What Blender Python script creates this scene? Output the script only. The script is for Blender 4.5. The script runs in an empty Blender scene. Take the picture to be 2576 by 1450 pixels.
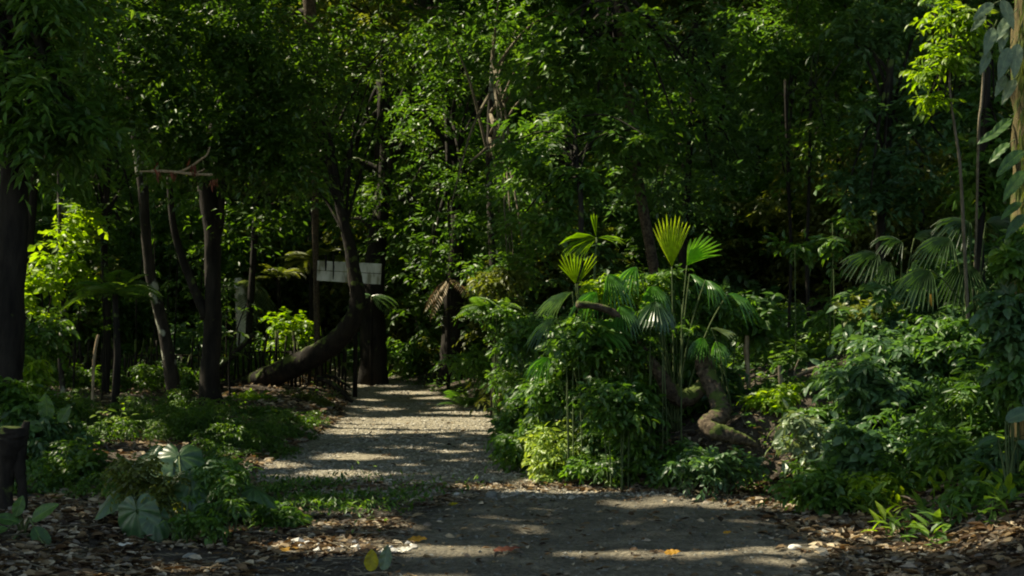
import bpy, math, random
import numpy as np
from mathutils import Vector

rng = np.random.default_rng(11)
random.seed(11)
scene = bpy.context.scene
col = scene.collection
pi = math.pi

# ------------------------------------------------------------------ camera
CAM = np.array([0.0, 0.0, 1.6])
PITCH = math.radians(1.7)
FPX = 3539.0                                   # focal length for a frame 2576 wide
cd = bpy.data.cameras.new('camera'); cam = bpy.data.objects.new('camera', cd); col.objects.link(cam)
cam.location = CAM; cam.rotation_euler = (math.radians(90) + PITCH, 0, 0)
cd.sensor_width = 36; cd.lens = 36 * FPX / 2576; cd.clip_end = 1000
scene.camera = cam

# ------------------------------------------------------------------ light
EL, AZ = math.radians(52), math.radians(-74)   # sun high, to the left and beyond the palms
SUN = np.array([math.cos(EL) * math.sin(AZ), math.cos(EL) * math.cos(AZ), math.sin(EL)])
w = bpy.data.worlds.new('World'); scene.world = w; w.use_nodes = True
nt = w.node_tree; bg = nt.nodes['Background']
sky = nt.nodes.new('ShaderNodeTexSky'); sky.sky_type = 'NISHITA'; sky.sun_disc = False
sky.sun_elevation = EL; sky.sun_rotation = AZ
nt.links.new(sky.outputs[0], bg.inputs[0]); bg.inputs[1].default_value = 0.10
sl = bpy.data.lights.new('sun', 'SUN'); sl.energy = 5.0; sl.angle = math.radians(0.65); sl.color = (1, .95, .84)
so = bpy.data.objects.new('sun', sl); col.objects.link(so)
so.rotation_euler = Vector(SUN).to_track_quat('Z', 'Y').to_euler()
scene.view_settings.view_transform = 'Standard'; scene.view_settings.look = 'None'
scene.view_settings.gamma = 1; scene.view_settings.exposure = 1.27
scene.view_settings.use_white_balance = True; scene.view_settings.white_balance_temperature = 7700; scene.view_settings.white_balance_tint = 4
scene.cycles.max_bounces = 6; scene.cycles.diffuse_bounces = 4; scene.cycles.transmission_bounces = 4
scene.cycles.filter_width = 2.0

# ------------------------------------------------------------------ numbers
def P(u, v, Y):
    a = (u - 1288) / FPX; b = -(v - 725) / FPX
    y = math.cos(PITCH) - b * math.sin(PITCH); z = math.sin(PITCH) + b * math.cos(PITCH)
    s = Y / y
    return np.array([a * s, Y, 1.6 + z * s])

_tab = rng.random((257, 257))
def vnoise(x, y):
    x = np.asarray(x, float); y = np.asarray(y, float)
    xi = np.floor(x).astype(int); yi = np.floor(y).astype(int)
    fx = x - xi; fy = y - yi; fx = fx * fx * (3 - 2 * fx); fy = fy * fy * (3 - 2 * fy)
    x0 = xi & 255; y0 = yi & 255; x1 = (xi + 1) & 255; y1 = (yi + 1) & 255
    return (_tab[x0, y0] * (1 - fx) + _tab[x1, y0] * fx) * (1 - fy) + (_tab[x0, y1] * (1 - fx) + _tab[x1, y1] * fx) * fy
def fbm(x, y, f, o=4):
    r = 0; a = .5
    for k in range(o):
        r = r + a * (vnoise(x * f + 17 * k, y * f + 31 * k) - .5) * 2; f *= 2.03; a *= .5
    return r
def sst(a, b, x):
    t = np.clip((x - a) / (b - a), 0, 1); return t * t * (3 - 2 * t)
def ue(tab):
    Y = np.array([t[0] for t in tab], float); X = (np.array([t[1] for t in tab], float) - 1288) / FPX * Y
    return lambda y: np.interp(y, Y, X)
XL = ue([(5, -500), (9, 300), (12, 520), (14, 590), (17, 680), (20, 765), (24.6, 848), (30, 885), (35, 850), (38, 800), (42, 640), (60, 0)])
XR = ue([(5, 2700), (9.3, 2230), (11, 2120), (12.5, 2000), (13.6, 1900), (14.5, 1340), (17, 1262), (20, 1265), (24.6, 1300), (27, 1280), (30, 1150), (35, 990), (38, 930), (42, 800), (60, 500)])
XM = ue([(5, 700), (9, 950), (11, 1000), (12.5, 1070), (14, 1240), (14.6, 1330), (15, 1500), (60, 3000)])

def H0(x, y):
    x = np.asarray(x, float); y = np.asarray(y, float)
    t = np.clip(y - 24, 0, 16); z = .003 * t * t + .085 * np.clip(y - 40, 0, 6)
    z = z + .52 * np.clip(y - 46, 0, 60)
    dl = XL(y) - x; dr = x - XR(y)
    bank = .14 + .10 * sst(19, 25, y)
    z = z + bank * sst(0, .9, dl + .3 * fbm(x, y, .8, 2)) + .012 * np.clip(dl - 1, 0, 30)
    z = z + .10 * sst(0, .8, dr) + .36 * np.clip(dr - .5, 0, 40) * (.55 + .45 * sst(26, 16, y))
    off = sst(0, 1.5, np.maximum(dl, dr))
    z = z + (.035 + .12 * off) * fbm(x, y, .45, 3)
    return z
def H(x, y):
    x = np.asarray(x, float); y = np.asarray(y, float)
    ins = sst(.35, -.1, np.maximum(XL(y) - x, x - XR(y)))
    mud = mudmask(x, y)
    return H0(x, y) + (1 - .2 * mud) * .022 * fbm(x, y, 2.2, 3) + .012 * fbm(x, y, 9, 2) * (1 - .2 * mud) + mud * (.030 * fbm(x + 9, y * 1.6, 1.7, 3) + .012 * np.abs(fbm(x * .7, y * 1.5, 5, 2)))
def mudmask(x, y):
    return sst(-.35, .35, x - XM(y) + .3 * fbm(x, y, 1.5, 3)) * sst(.5, -.2, x - XR(y)) * sst(14.6, 13.9, y + .3 * fbm(x, y, 2, 2))
def G(u, v):
    """the point of the ground seen at a pixel"""
    lo = 5.0
    prev = None
    for Y in np.arange(6, 80, .1):
        p = P(u, v, Y)
        if p[2] < H(p[0], p[1]): return np.array([p[0], p[1], float(H(p[0], p[1]))])
    return P(u, v, 60)

# ------------------------------------------------------------------ spots of sunlight: the canopy is open along these rays
HP, HR = [], []
def lit(p, r):
    HP.append(np.array(p, float)); HR.append(r + .035)
def litg(u0, u1, v, r, n, dv=4):
    for k in range(n):
        u = u0 + (u1 - u0) * (k + .5) / n + random.uniform(-12, 12)
        lit(G(u, v + random.uniform(-dv, dv)), r * random.uniform(.7, 1.3))
litg(840, 1290, 1070, .42, 30, 15); litg(1160, 1290, 1041, .2, 5, 3); litg(870, 1010, 1028, .07, 3)
litg(820, 990, 1152, .03, 5, 3); litg(1080, 1220, 1128, .04, 5, 12); litg(1180, 1420, 1233, .07, 8, 3)
litg(610, 700, 1170, .15, 4, 3); litg(740, 1050, 1383, .12, 14, 6); litg(1060, 1210, 1388, .055, 6, 2); litg(1560, 1920, 1268, .11, 11, 5)
litg(1900, 2110, 1387, .06, 5, 3); litg(1890, 1960, 1228, .1, 3); litg(290, 340, 1150, .15, 3, 8); litg(760, 1000, 1310, .05, 8, 25)
litg(90, 560, 985, .12, 12, 8); litg(560, 860, 975, .12, 8, 8); litg(2100, 2560, 1370, .07, 9, 30); litg(1400, 2000, 1400, .05, 5, 12); litg(900, 1100, 1000, .08, 4, 15)
for k in range(110):
    u = random.uniform(1850, 2560); v = random.uniform(760 + .1 * (2560 - u), 1230); g_ = G(u, v); lit(g_ + [0, 0, .45], random.uniform(.05, .14))
for k in range(45): lit(P(random.uniform(930, 1260), random.uniform(380, 900), random.uniform(31, 37)), random.uniform(.1, .28))
for k in range(50): lit(P(random.uniform(650, 1900), random.uniform(0, 520), random.uniform(25, 34)), random.uniform(.08, .24))
for k in range(26):
    g_ = G(random.uniform(1300, 1850), random.uniform(850, 1190)); lit(g_ + [0, 0, .5], random.uniform(.04, .09))
for u, v, Y, r in [
    (1690, 600, 14.6, .34), (1460, 665, 14.6, .26), (1485, 590, 15.4, .26), (1745, 640, 14.8, .2), (1400, 750, 14.4, .2), (1450, 735, 14.3, .16),
    (1640, 760, 14.2, .14), (1770, 710, 14.6, .18), (1840, 735, 14.6, .1), (1600, 690, 14.9, .2), (1690, 800, 14.8, .12), (1800, 830, 14.3, .09),
    (1400, 1110, 14.8, .42), (1420, 1160, 14.6, .42), (1440, 1080, 14.6, .3), (1380, 1190, 14.7, .22), (1430, 1060, 15, .2), (1310, 1090, 16, .15), (1350, 1130, 15, .2),
    (1960, 975, 16.5, .18), (2020, 985, 16.5, .14), (1900, 965, 16.5, .1), (1880, 880, 16.2, .1), (1882, 930, 16.2, .09), (2050, 935, 15.5, .07),
    (1990, 1110, 12.9, .12), (1960, 1060, 13.2, .09), (1930, 1180, 12.8, .13), (2010, 1170, 12.7, .1), (2110, 1010, 13.2, .08), (1250, 760, 25, .35), (1210, 700, 26, .25), (1290, 700, 25, .2),
    (1320, 420, 19, .32), (1400, 390, 19, .3), (1470, 470, 18.5, .22), (1310, 330, 20, .2), (1380, 260, 20, .2), (1270, 470, 19.5, .18), (1440, 430, 18.6, .2),
    (1230, 50, 30, .6), (1280, 20, 29, .4), (1200, 110, 31, .4), (1150, 30, 31, .3), (1050, 60, 33, .5), (830, 60, 33, .6), (900, 30, 36, .8), (960, 170, 34, .5), (1080, 220, 33, .5), (700, 30, 28, .4),
    (520, 50, 21, .25), (590, 110, 21, .2), (430, 90, 22, .25), (250, 250, 19, .2), (60, 60, 17, .2), (330, 20, 20, .2), (620, 240, 23, .2),
    (130, 640, 24, .7), (160, 560, 25, .4), (90, 730, 24, .45), (210, 590, 25, .35), (100, 770, 24, .3), (170, 700, 25, .25), (730, 850, 34, .6), (760, 800, 34, .35), (690, 780, 36, .3),
    (605, 740, 36, .45), (610, 800, 36, .3), (700, 700, 38, .4), (800, 710, 36, .25), (1150, 480, 30, .3), (1040, 550, 32, .3),
    (874, 590, 29.6, .13), (880, 640, 29.6, .1), (892, 720, 29.6, .1), (385, 700, 25, .12), (392, 770, 25, .1), (352, 610, 25, .06), (900, 860, 33.5, .12),
    (285, 1030, 18, .2), (320, 1060, 18, .2), (250, 1040, 18, .14), (380, 1090, 17.3, .16), (400, 1055, 17.4, .14), (155, 520, 24.6, .08), (155, 870, 24.6, .1), (240, 900, 22, .08),
    (800, 885, 30, .05), (760, 905, 30, .05), (790, 985, 29, .2), (720, 1000, 28, .2), (610, 1010, 27, .15), (650, 1020, 26, .15),
    (2380, 140, 13.2, .3), (2350, 200, 13.2, .2), (2430, 90, 13.2, .22), (2420, 200, 13.2, .14), (2465, 270, 14, .09), (2400, 60, 13.4, .16), (2520, 40, 11, .1), (2540, 90, 11, .1), (2390, 290, 13.3, .05),
    (2555, 430, 11, .16), (2560, 500, 11, .12), (2200, 770, 15.6, .12), (2330, 755, 15.4, .1), (2260, 745, 15.6, .08), (2130, 810, 15.5, .1), (2050, 600, 17, .05),
    (540, 1210, 11.2, .03), (400, 1180, 11.2, .02), (1740, 220, 24, .1), (1950, 250, 22, .1), (1900, 60, 26, .4), (2010, 30, 26, .25), (1980, 100, 25, .2), (2300, 500, 17, .05), (1530, 520, 17, .12), (530, 390, 20, .07), (480, 425, 20, .1),
    (1560, 120, 22, .12), (1050, 340, 32, .35), (980, 430, 33, .3), (450, 300, 20, .15), (1600, 170, 21, .15), (1180, 580, 29, .2), (1080, 640, 31, .2), (1730, 560, 18, .1)]:
    lit(P(u, v, Y), r)
HP = np.array(HP); HR = np.array(HR)
def shade_mask(pos, tmin=.9, pad=.06):
    """True for leaves that stay"""
    keep = np.ones(len(pos), bool)
    for p, r in zip(HP, HR):
        d = pos - p; t = d @ SUN
        q = d - t[:, None] * SUN
        keep &= ~((t > tmin) & ((q * q).sum(1) < (r * 1.1 + pad) ** 2))
    return keep

# ------------------------------------------------------------------ materials
def newmat(name):
    m = bpy.data.materials.new(name); m.use_nodes = True
    return m, m.node_tree, m.node_tree.nodes['Principled BSDF']
def ramp(nt, fac, stops):
    r = nt.nodes.new('ShaderNodeValToRGB'); e = r.color_ramp.elements
    while len(e) < len(stops): e.new(.5)
    for k, (p, c) in enumerate(stops): e[k].position = p; e[k].color = (*c, 1)
    nt.links.new(fac, r.inputs[0]); return r.outputs[0]
def leafmat(name, cols, tr=.38, rough=.47, boost=2.0, spec=.5, tint=(1.15, 1.1, .45)):
    m, nt, b = newmat(name)
    at = nt.nodes.new('ShaderNodeAttribute'); at.attribute_name = 'rnd'
    n = len(cols)
    c = ramp(nt, at.outputs['Fac'], [(k / (n - 1), cols[k]) for k in range(n)])
    nz = nt.nodes.new('ShaderNodeTexNoise'); nz.inputs['Scale'].default_value = 25; nz.inputs['Detail'].default_value = 3
    geo = nt.nodes.new('ShaderNodeNewGeometry'); nt.links.new(geo.outputs['Position'], nz.inputs['Vector'])
    hs = nt.nodes.new('ShaderNodeHueSaturation'); nt.links.new(c, hs.inputs['Color']); hs.inputs['Saturation'].default_value = 1.12
    mr = nt.nodes.new('ShaderNodeMapRange'); mr.inputs[1].default_value = .3; mr.inputs[2].default_value = .7; mr.inputs[3].default_value = .75; mr.inputs[4].default_value = 1.3
    nt.links.new(nz.outputs['Fac'], mr.inputs[0]); nt.links.new(mr.outputs[0], hs.inputs['Value'])
    nt.links.new(hs.outputs[0], b.inputs['Base Color']); b.inputs['Roughness'].default_value = rough
    b.inputs['Specular IOR Level'].default_value = spec
    t = nt.nodes.new('ShaderNodeBsdfTranslucent')
    mx = nt.nodes.new('ShaderNodeMix'); mx.data_type = 'RGBA'; mx.blend_type = 'MULTIPLY'; mx.inputs[0].default_value = 1
    nt.links.new(hs.outputs[0], mx.inputs[6]); mx.inputs[7].default_value = (tint[0] * boost, tint[1] * boost, tint[2] * boost, 1)
    nt.links.new(mx.outputs[2], t.inputs[0])
    ms = nt.nodes.new('ShaderNodeMixShader'); ms.inputs[0].default_value = tr
    nt.links.new(b.outputs[0], ms.inputs[1]); nt.links.new(t.outputs[0], ms.inputs[2])
    nt.links.new(ms.outputs[0], nt.nodes['Material Output'].inputs[0])
    return m
def barkmat(name, dark, light, moss=0.0, scale=9, sun_flecks=0.0, stretch=.25):
    m, nt, b = newmat(name)
    geo = nt.nodes.new('ShaderNodeNewGeometry')
    mp = nt.nodes.new('ShaderNodeMapping'); mp.inputs['Scale'].default_value = (1, 1, stretch); nt.links.new(geo.outputs['Position'], mp.inputs[0])
    nz = nt.nodes.new('ShaderNodeTexNoise'); nz.inputs['Scale'].default_value = scale; nz.inputs['Detail'].default_value = 8; nz.inputs['Roughness'].default_value = .65
    nt.links.new(mp.outputs[0], nz.inputs['Vector'])
    c = ramp(nt, nz.outputs['Fac'], [(.36, dark), (.64, light)])
    n2 = nt.nodes.new('ShaderNodeTexNoise'); n2.inputs['Scale'].default_value = 3.2; n2.inputs['Detail'].default_value = 5
    nt.links.new(geo.outputs['Position'], n2.inputs['Vector'])
    if sun_flecks:
        f = ramp(nt, n2.outputs['Fac'], [(.62 - .2 * sun_flecks, (0, 0, 0)), (.68 - .2 * sun_flecks, (1, 1, 1))])
        mx = nt.nodes.new('ShaderNodeMix'); mx.data_type = 'RGBA'; nt.links.new(f, mx.inputs[0]); nt.links.new(c, mx.inputs[6]); mx.inputs[7].default_value = (.30, .31, .24, 1)  # sun flecks on the trunk painted in as pale blotches
        c = mx.outputs[2]
    if moss:
        n3 = nt.nodes.new('ShaderNodeTexNoise'); n3.inputs['Scale'].default_value = 6; n3.inputs['Detail'].default_value = 6; nt.links.new(geo.outputs['Position'], n3.inputs['Vector'])
        sp = nt.nodes.new('ShaderNodeSeparateXYZ'); nt.links.new(geo.outputs['Normal'], sp.inputs[0])
        ad = nt.nodes.new('ShaderNodeMath'); ad.operation = 'MULTIPLY_ADD'; nt.links.new(sp.outputs[2], ad.inputs[0]); ad.inputs[1].default_value = .22; nt.links.new(n3.outputs['Fac'], ad.inputs[2])
        f = ramp(nt, ad.outputs[0], [(.72 - .35 * moss, (0, 0, 0)), (.80 - .35 * moss, (1, 1, 1))])
        mx = nt.nodes.new('ShaderNodeMix'); mx.data_type = 'RGBA'; nt.links.new(f, mx.inputs[0]); nt.links.new(c, mx.inputs[6]); mx.inputs[7].default_value = (.065, .09, .02, 1)
        c = mx.outputs[2]
    nt.links.new(c, b.inputs['Base Color']); b.inputs['Roughness'].default_value = .9; b.inputs['Specular IOR Level'].default_value = .2
    bp = nt.nodes.new('ShaderNodeBump'); bp.inputs['Strength'].default_value = .9; bp.inputs['Distance'].default_value = .03
    nt.links.new(nz.outputs['Fac'], bp.inputs['Height']); nt.links.new(bp.outputs[0], b.inputs['Normal'])
    return m
M = {}
M['canopy'] = leafmat('shade_canopy_leaves', [(.04, .08, .02), (.06, .12, .03)], tr=.35)
M['small'] = leafmat('small_dark_leaves', [(.025, .052, .015), (.038, .08, .02), (.06, .118, .024), (.105, .16, .036)])
M['mid'] = leafmat('mid_green_leaves', [(.03, .067, .021), (.047, .102, .027), (.075, .145, .033), (.12, .19, .044)])
M['blue'] = leafmat('cool_green_leaves', [(.034, .073, .036), (.053, .106, .048), (.082, .147, .058)], rough=.45)
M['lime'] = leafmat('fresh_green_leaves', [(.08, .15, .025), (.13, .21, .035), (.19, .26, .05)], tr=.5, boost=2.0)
M['bright'] = leafmat('weed_leaves_painted_sun', [(.14, .22, .05), (.22, .30, .08), (.32, .38, .14)], tr=.35, boost=1.6)  # sun and gloss on the weeds painted in as paler colour
M['olive'] = leafmat('olive_leaves', [(.05, .075, .025), (.09, .11, .03), (.13, .15, .04)])
M['palm'] = leafmat('palm_leaf', [(.045, .11, .035), (.06, .15, .035), (.09, .20, .04)], rough=.33, tr=.45)
M['palm_backlit'] = leafmat('palm_leaf_painted_backlight', [(.16, .26, .04), (.24, .34, .06), (.30, .38, .08)], rough=.4, tr=.55, boost=1.7)  # sun shining through the fan, painted in as yellow-green
M['taro'] = leafmat('taro_leaf', [(.025, .06, .024), (.045, .09, .038), (.085, .14, .06)], rough=.34, tr=.25)
M['grey_leaf'] = leafmat('greyish_leaf', [(.08, .12, .07), (.12, .16, .09), (.19, .23, .14)], rough=.4, tr=.25)
M['dry'] = leafmat('dry_leaf', [(.02, .014, .009), (.04, .025, .015), (.09, .055, .03), (.14, .10, .06), (.24, .18, .11), (.42, .36, .27), (.19, .16, .13), (.06, .045, .03)], tr=.12, rough=.7, spec=.25, tint=(1.2, .9, .5), boost=1.2)
M['rust'] = leafmat('rust_dead_leaf', [(.12, .04, .025), (.20, .07, .04)], tr=.2, rough=.7, tint=(1, .6, .4), boost=1.2)
M['yellow'] = leafmat('yellow_leaf', [(.38, .2, .05), (.45, .26, .07), (.33, .22, .05)], tr=.3, rough=.6, tint=(1, .8, .3), boost=1.2)
M['yolive'] = leafmat('olive_yellow_leaf', [(.28, .24, .02), (.34, .28, .03)], tr=.3, rough=.6, tint=(1, .8, .3), boost=1.2)
M['white'] = leafmat('bleached_leaf', [(.50, .47, .40), (.66, .63, .56)], tr=.1, rough=.7, tint=(1, 1, .8), boost=1)
M['palm_shade'] = leafmat('palm_leaf_painted_shade', [(.02, .045, .018), (.035, .07, .025)], rough=.5, tr=.3)  # darker copy of the palm leaf, shade put into its colour
M['stem'] = barkmat('green_stem', (.05, .08, .03), (.10, .13, .05), scale=20)
M['bark'] = barkmat('dark_bark', (.006, .005, .004), (.024, .020, .015), moss=.15)
M['bark_pale'] = barkmat('bark_painted_sun_flecks', (.011, .009, .007), (.04, .034, .026), moss=.1, sun_flecks=.22)
M['bark_moss'] = barkmat('mossy_bark', (.007, .006, .005), (.024, .019, .014), moss=.36)
M['bark_brown'] = barkmat('brown_liana_bark', (.018, .012, .008), (.12, .09, .06), moss=.3, scale=22, stretch=1)
M['wood'] = barkmat('bare_pale_wood', (.24, .17, .10), (.42, .32, .2), scale=22)
M['twig'] = barkmat('grey_twig', (.09, .075, .05), (.2, .17, .12), scale=20)
M['fibre'] = barkmat('fibrous_bark', (.02, .016, .008), (.15, .12, .05), moss=.6, scale=26, stretch=.15)

def stonemat(name, a, bcol):
    m, nt, b = newmat(name)
    at = nt.nodes.new('ShaderNodeAttribute'); at.attribute_name = 'rnd'
    c = ramp(nt, at.outputs['Fac'], [(0, a), (1, bcol)])
    nz = nt.nodes.new('ShaderNodeTexNoise'); nz.inputs['Scale'].default_value = 40; nz.inputs['Detail'].default_value = 6
    geo = nt.nodes.new('ShaderNodeNewGeometry'); nt.links.new(geo.outputs['Position'], nz.inputs['Vector'])
    mx = nt.nodes.new('ShaderNodeMix'); mx.data_type = 'RGBA'; mx.blend_type = 'MULTIPLY'; mx.inputs[0].default_value = .7
    nt.links.new(c, mx.inputs[6]); nt.links.new(ramp(nt, nz.outputs['Fac'], [(.3, (.5, .48, .44)), (.65, (1, 1, 1))]), mx.inputs[7])
    nt.links.new(mx.outputs[2], b.inputs['Base Color']); b.inputs['Roughness'].default_value = .85
    return m
M['gravel'] = stonemat('gravel_stone', (.15, .135, .11), (.52, .48, .40))
M['pale_rock'] = stonemat('pale_limestone', (.45, .42, .38), (.68, .66, .62))
M['grey_rock'] = stonemat('grey_rock', (.12, .125, .11), (.18, .18, .16))
def groundmat():
    m, nt, b = newmat('forest_ground')
    geo = nt.nodes.new('ShaderNodeNewGeometry'); at = nt.nodes.new('ShaderNodeAttribute'); at.attribute_name = 'mask'
    sp = nt.nodes.new('ShaderNodeSeparateColor'); nt.links.new(at.outputs['Color'], sp.inputs[0])
    def noise(s, d=6, r=.6):
        n = nt.nodes.new('ShaderNodeTexNoise'); n.inputs['Scale'].default_value = s; n.inputs['Detail'].default_value = d; n.inputs['Roughness'].default_value = r
        nt.links.new(geo.outputs['Position'], n.inputs['Vector']); return n.outputs['Fac']
    def mix(f, a, c, mode='MIX'):
        x = nt.nodes.new('ShaderNodeMix'); x.data_type = 'RGBA'; x.blend_type = mode
        if isinstance(f, float): x.inputs[0].default_value = f
        else: nt.links.new(f, x.inputs[0])
        nt.links.new(a, x.inputs[6]); nt.links.new(c, x.inputs[7]); return x.outputs[2]
    soil = ramp(nt, noise(7), [(.3, (.022, .016, .011)), (.55, (.06, .043, .028)), (.75, (.12, .085, .055))])
    vo = nt.nodes.new('ShaderNodeTexVoronoi'); vo.inputs['Scale'].default_value = 26; nt.links.new(geo.outputs['Position'], vo.inputs['Vector'])
    vc = nt.nodes.new('ShaderNodeSeparateColor'); nt.links.new(vo.outputs['Color'], vc.inputs[0])
    grav = mix(.55, ramp(nt, vc.outputs[0], [(0, (.12, .10, .07)), (.5, (.28, .24, .17)), (1, (.55, .49, .37))]), ramp(nt, noise(3, 8, .7), [(.35, (.09, .075, .052)), (.65, (.34, .30, .22))]))
    mud = mix(.5, ramp(nt, noise(2.5, 9, .7), [(.36, (.05, .040, .026)), (.5, (.15, .123, .08)), (.62, (.33, .28, .195))]), ramp(nt, noise(22, 6, .7), [(.4, (.045, .04, .03)), (.62, (.23, .205, .155))]))
    alg = ramp(nt, noise(4.4, 4), [(.66, (0, 0, 0)), (.76, (.55, .55, .55))])
    gcol = nt.nodes.new('ShaderNodeRGB'); gcol.outputs[0].default_value = (.12, .14, .03, 1)
    mud = mix(alg, mud, gcol.outputs[0])
    c = mix(sp.outputs[0], soil, grav); c = mix(sp.outputs[1], c, mud)
    nt.links.new(c, b.inputs['Base Color']); b.inputs['Roughness'].default_value = .85
    rr = nt.nodes.new('ShaderNodeMapRange'); nt.links.new(sp.outputs[1], rr.inputs[0]); rr.inputs[3].default_value = .92; rr.inputs[4].default_value = .8; nt.links.new(rr.outputs[0], b.inputs['Roughness'])
    bp = nt.nodes.new('ShaderNodeBump'); bp.inputs['Strength'].default_value = 1; bp.inputs['Distance'].default_value = .05
    b2 = nt.nodes.new('ShaderNodeBump'); b2.inputs['Strength'].default_value = .8; b2.inputs['Distance'].default_value = .03
    nt.links.new(noise(30, 8, .7), bp.inputs['Height']); nt.links.new(vo.outputs['Distance'], b2.inputs['Height']); b2.invert = True
    nt.links.new(bp.outputs[0], b2.inputs['Normal']); nt.links.new(b2.outputs[0], b.inputs['Normal'])
    return m
M['ground'] = groundmat()

# ------------------------------------------------------------------ mesh helpers
def tag(o, label=None, cat=None, group=None, kind=None):
    if label: o['label'] = label
    if cat: o['category'] = cat
    if group: o['group'] = group
    if kind: o['kind'] = kind
    return o
def empty(name, loc, label=None, cat=None, group=None):
    o = bpy.data.objects.new(name, None); col.objects.link(o); o.location = tuple(float(c) for c in loc); o.empty_display_size = .1
    return tag(o, label, cat, group)
class MB:
    def __init__(s): s.v = []; s.t = []; s.r = []; s.n = 0
    def add(s, v, t, r=.5):
        v = np.asarray(v, float); t = np.asarray(t, int)
        if len(v) == 0: return s
        s.v.append(v); s.t.append(t + s.n); s.n += len(v)
        s.r.append(np.full(len(v), r) if np.isscalar(r) else np.asarray(r)); return s
    def mesh(s, name, smooth=False, origin=None):
        v = np.concatenate(s.v); t = np.concatenate(s.t); r = np.concatenate(s.r)
        if origin is not None: v = v - np.asarray(origin)
        me = bpy.data.meshes.new(name)
        me.vertices.add(len(v)); me.vertices.foreach_set('co', v.astype(np.float32).ravel())
        me.loops.add(len(t) * 3); me.loops.foreach_set('vertex_index', t.astype(np.int32).ravel())
        me.polygons.add(len(t)); me.polygons.foreach_set('loop_start', np.arange(0, len(t) * 3, 3, dtype=np.int32))
        me.polygons.foreach_set('loop_total', np.full(len(t), 3, np.int32))
        me.polygons.foreach_set('use_smooth', np.full(len(t), smooth, bool))
        a = me.attributes.new('rnd', 'FLOAT', 'POINT'); a.data.foreach_set('value', r.astype(np.float32))
        me.update(calc_edges=True); return me
    def build(s, name, mat, parent=None, smooth=False):
        if s.n == 0: return None
        v = np.concatenate(s.v)
        if parent is not None:
            org = np.array(parent.location)
            pp = parent
            while pp.parent is not None: pp = pp.parent; org = org + np.array(pp.location)
        else: org = np.array([v[:, 0].mean(), v[:, 1].mean(), v[:, 2].min()])
        o = bpy.data.objects.new(name, s.mesh(name, smooth, org)); o.data.materials.append(mat); col.objects.link(o)
        if parent is not None: o.parent = parent
        else: o.location = org
        return o
def unit(a): return a / np.maximum(np.linalg.norm(a, axis=-1, keepdims=True), 1e-9)
T_DIA = (np.array([[0, 0, 0], [.42, -.5, .05], [1, 0, -.06], [.42, .5, .05]], float), np.array([[0, 2, 1], [0, 3, 2]]))
T_LEAF = (np.array([[0, 0, 0], [.3, -.42, .05], [.3, 0, -.01], [.3, .42, .05], [.65, -.36, -.02], [.65, 0, -.06], [.65, .36, -.02], [1, 0, -.2]], float),
          np.array([[0, 2, 1], [0, 3, 2], [1, 2, 5], [1, 5, 4], [2, 3, 6], [2, 6, 5], [4, 5, 7], [5, 6, 7]]))
def place_leaves(tmpl, pos, axis, nrm, L, W, r):
    tv, tt = tmpl; n = len(pos)
    axis = unit(axis); side = unit(np.cross(nrm, axis)); nn = np.cross(axis, side)
    L = np.broadcast_to(L, n); W = np.broadcast_to(W, n)
    v = pos[:, None] + L[:, None, None] * tv[None, :, 0:1] * axis[:, None] + (L * W)[:, None, None] * tv[None, :, 1:2] * side[:, None] + L[:, None, None] * tv[None, :, 2:3] * nn[:, None]
    t = tt[None] + (np.arange(n) * len(tv))[:, None, None]
    return v.reshape(-1, 3), t.reshape(-1, 3), np.repeat(np.broadcast_to(r, n), len(tv))
def rdir(n, flat=1.0):
    d = rng.normal(size=(n, 3)); d[:, 2] *= flat; return unit(d)
def clumps(mb, C, R, tw, lp, L, W=.45, up=.15, droop=.35, flat=.6, tmpl=T_DIA, holes=True, base=None, tilt=.45, stems=None, thin=0.0):
    C = np.asarray(C, float); K = len(C); R = np.broadcast_to(np.asarray(R, float), K)
    d = rdir(K * tw, flat); d[:, 2] += up; d = unit(d)
    C2 = np.repeat(C, tw, 0); ln = np.repeat(R, tw) * rng.uniform(.55, 1.15, K * tw)
    cb = np.repeat(rng.random(K) if base is None else np.full(K, base), tw)
    if stems is not None:
        for k in range(K * tw):
            ts = np.linspace(0, 1, 4)[:, None]
            pts = C2[k] + d[k] * ln[k] * ts + np.array([0, 0, -1.]) * droop * ln[k] * ts ** 2
            tube(stems, pts, np.linspace(.006, .002, 4) * (L / .1), 3)
    n = K * tw * lp
    t = (np.tile(np.linspace(.2, 1, lp), K * tw) + rng.uniform(-.04, .04, n))
    d3 = np.repeat(d, lp, 0); l3 = np.repeat(ln, lp)
    pos = np.repeat(C2, lp, 0) + d3 * (l3 * t)[:, None]; pos[:, 2] -= droop * l3 * t * t
    sg = np.tile(np.where(np.arange(lp) % 2 == 0, 1., -1.), K * tw); sg[lp - 1::lp] *= .1
    side = unit(np.cross(d3, [0, 0, 1.]) + 1e-6)
    ax = d3 * .6 + side * (sg * .85)[:, None] + rng.normal(size=(n, 3)) * .28; ax[:, 2] -= .3 + droop * t * .6
    nr = rng.normal(size=(n, 3)) * tilt; nr[:, 2] += 1
    r = np.clip(.5 * np.repeat(cb, lp) + .5 * rng.random(n), 0, 1)
    Ls = L * rng.uniform(.65, 1.25, n)
    if holes:
        k = shade_mask(pos) | (rng.random(len(pos)) < thin); pos, ax, nr, r, Ls = pos[k], ax[k], nr[k], r[k], Ls[k]
    mb.add(*place_leaves(tmpl, pos, ax, nr, Ls, W * rng.uniform(.85, 1.15, len(pos)), r))
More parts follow.
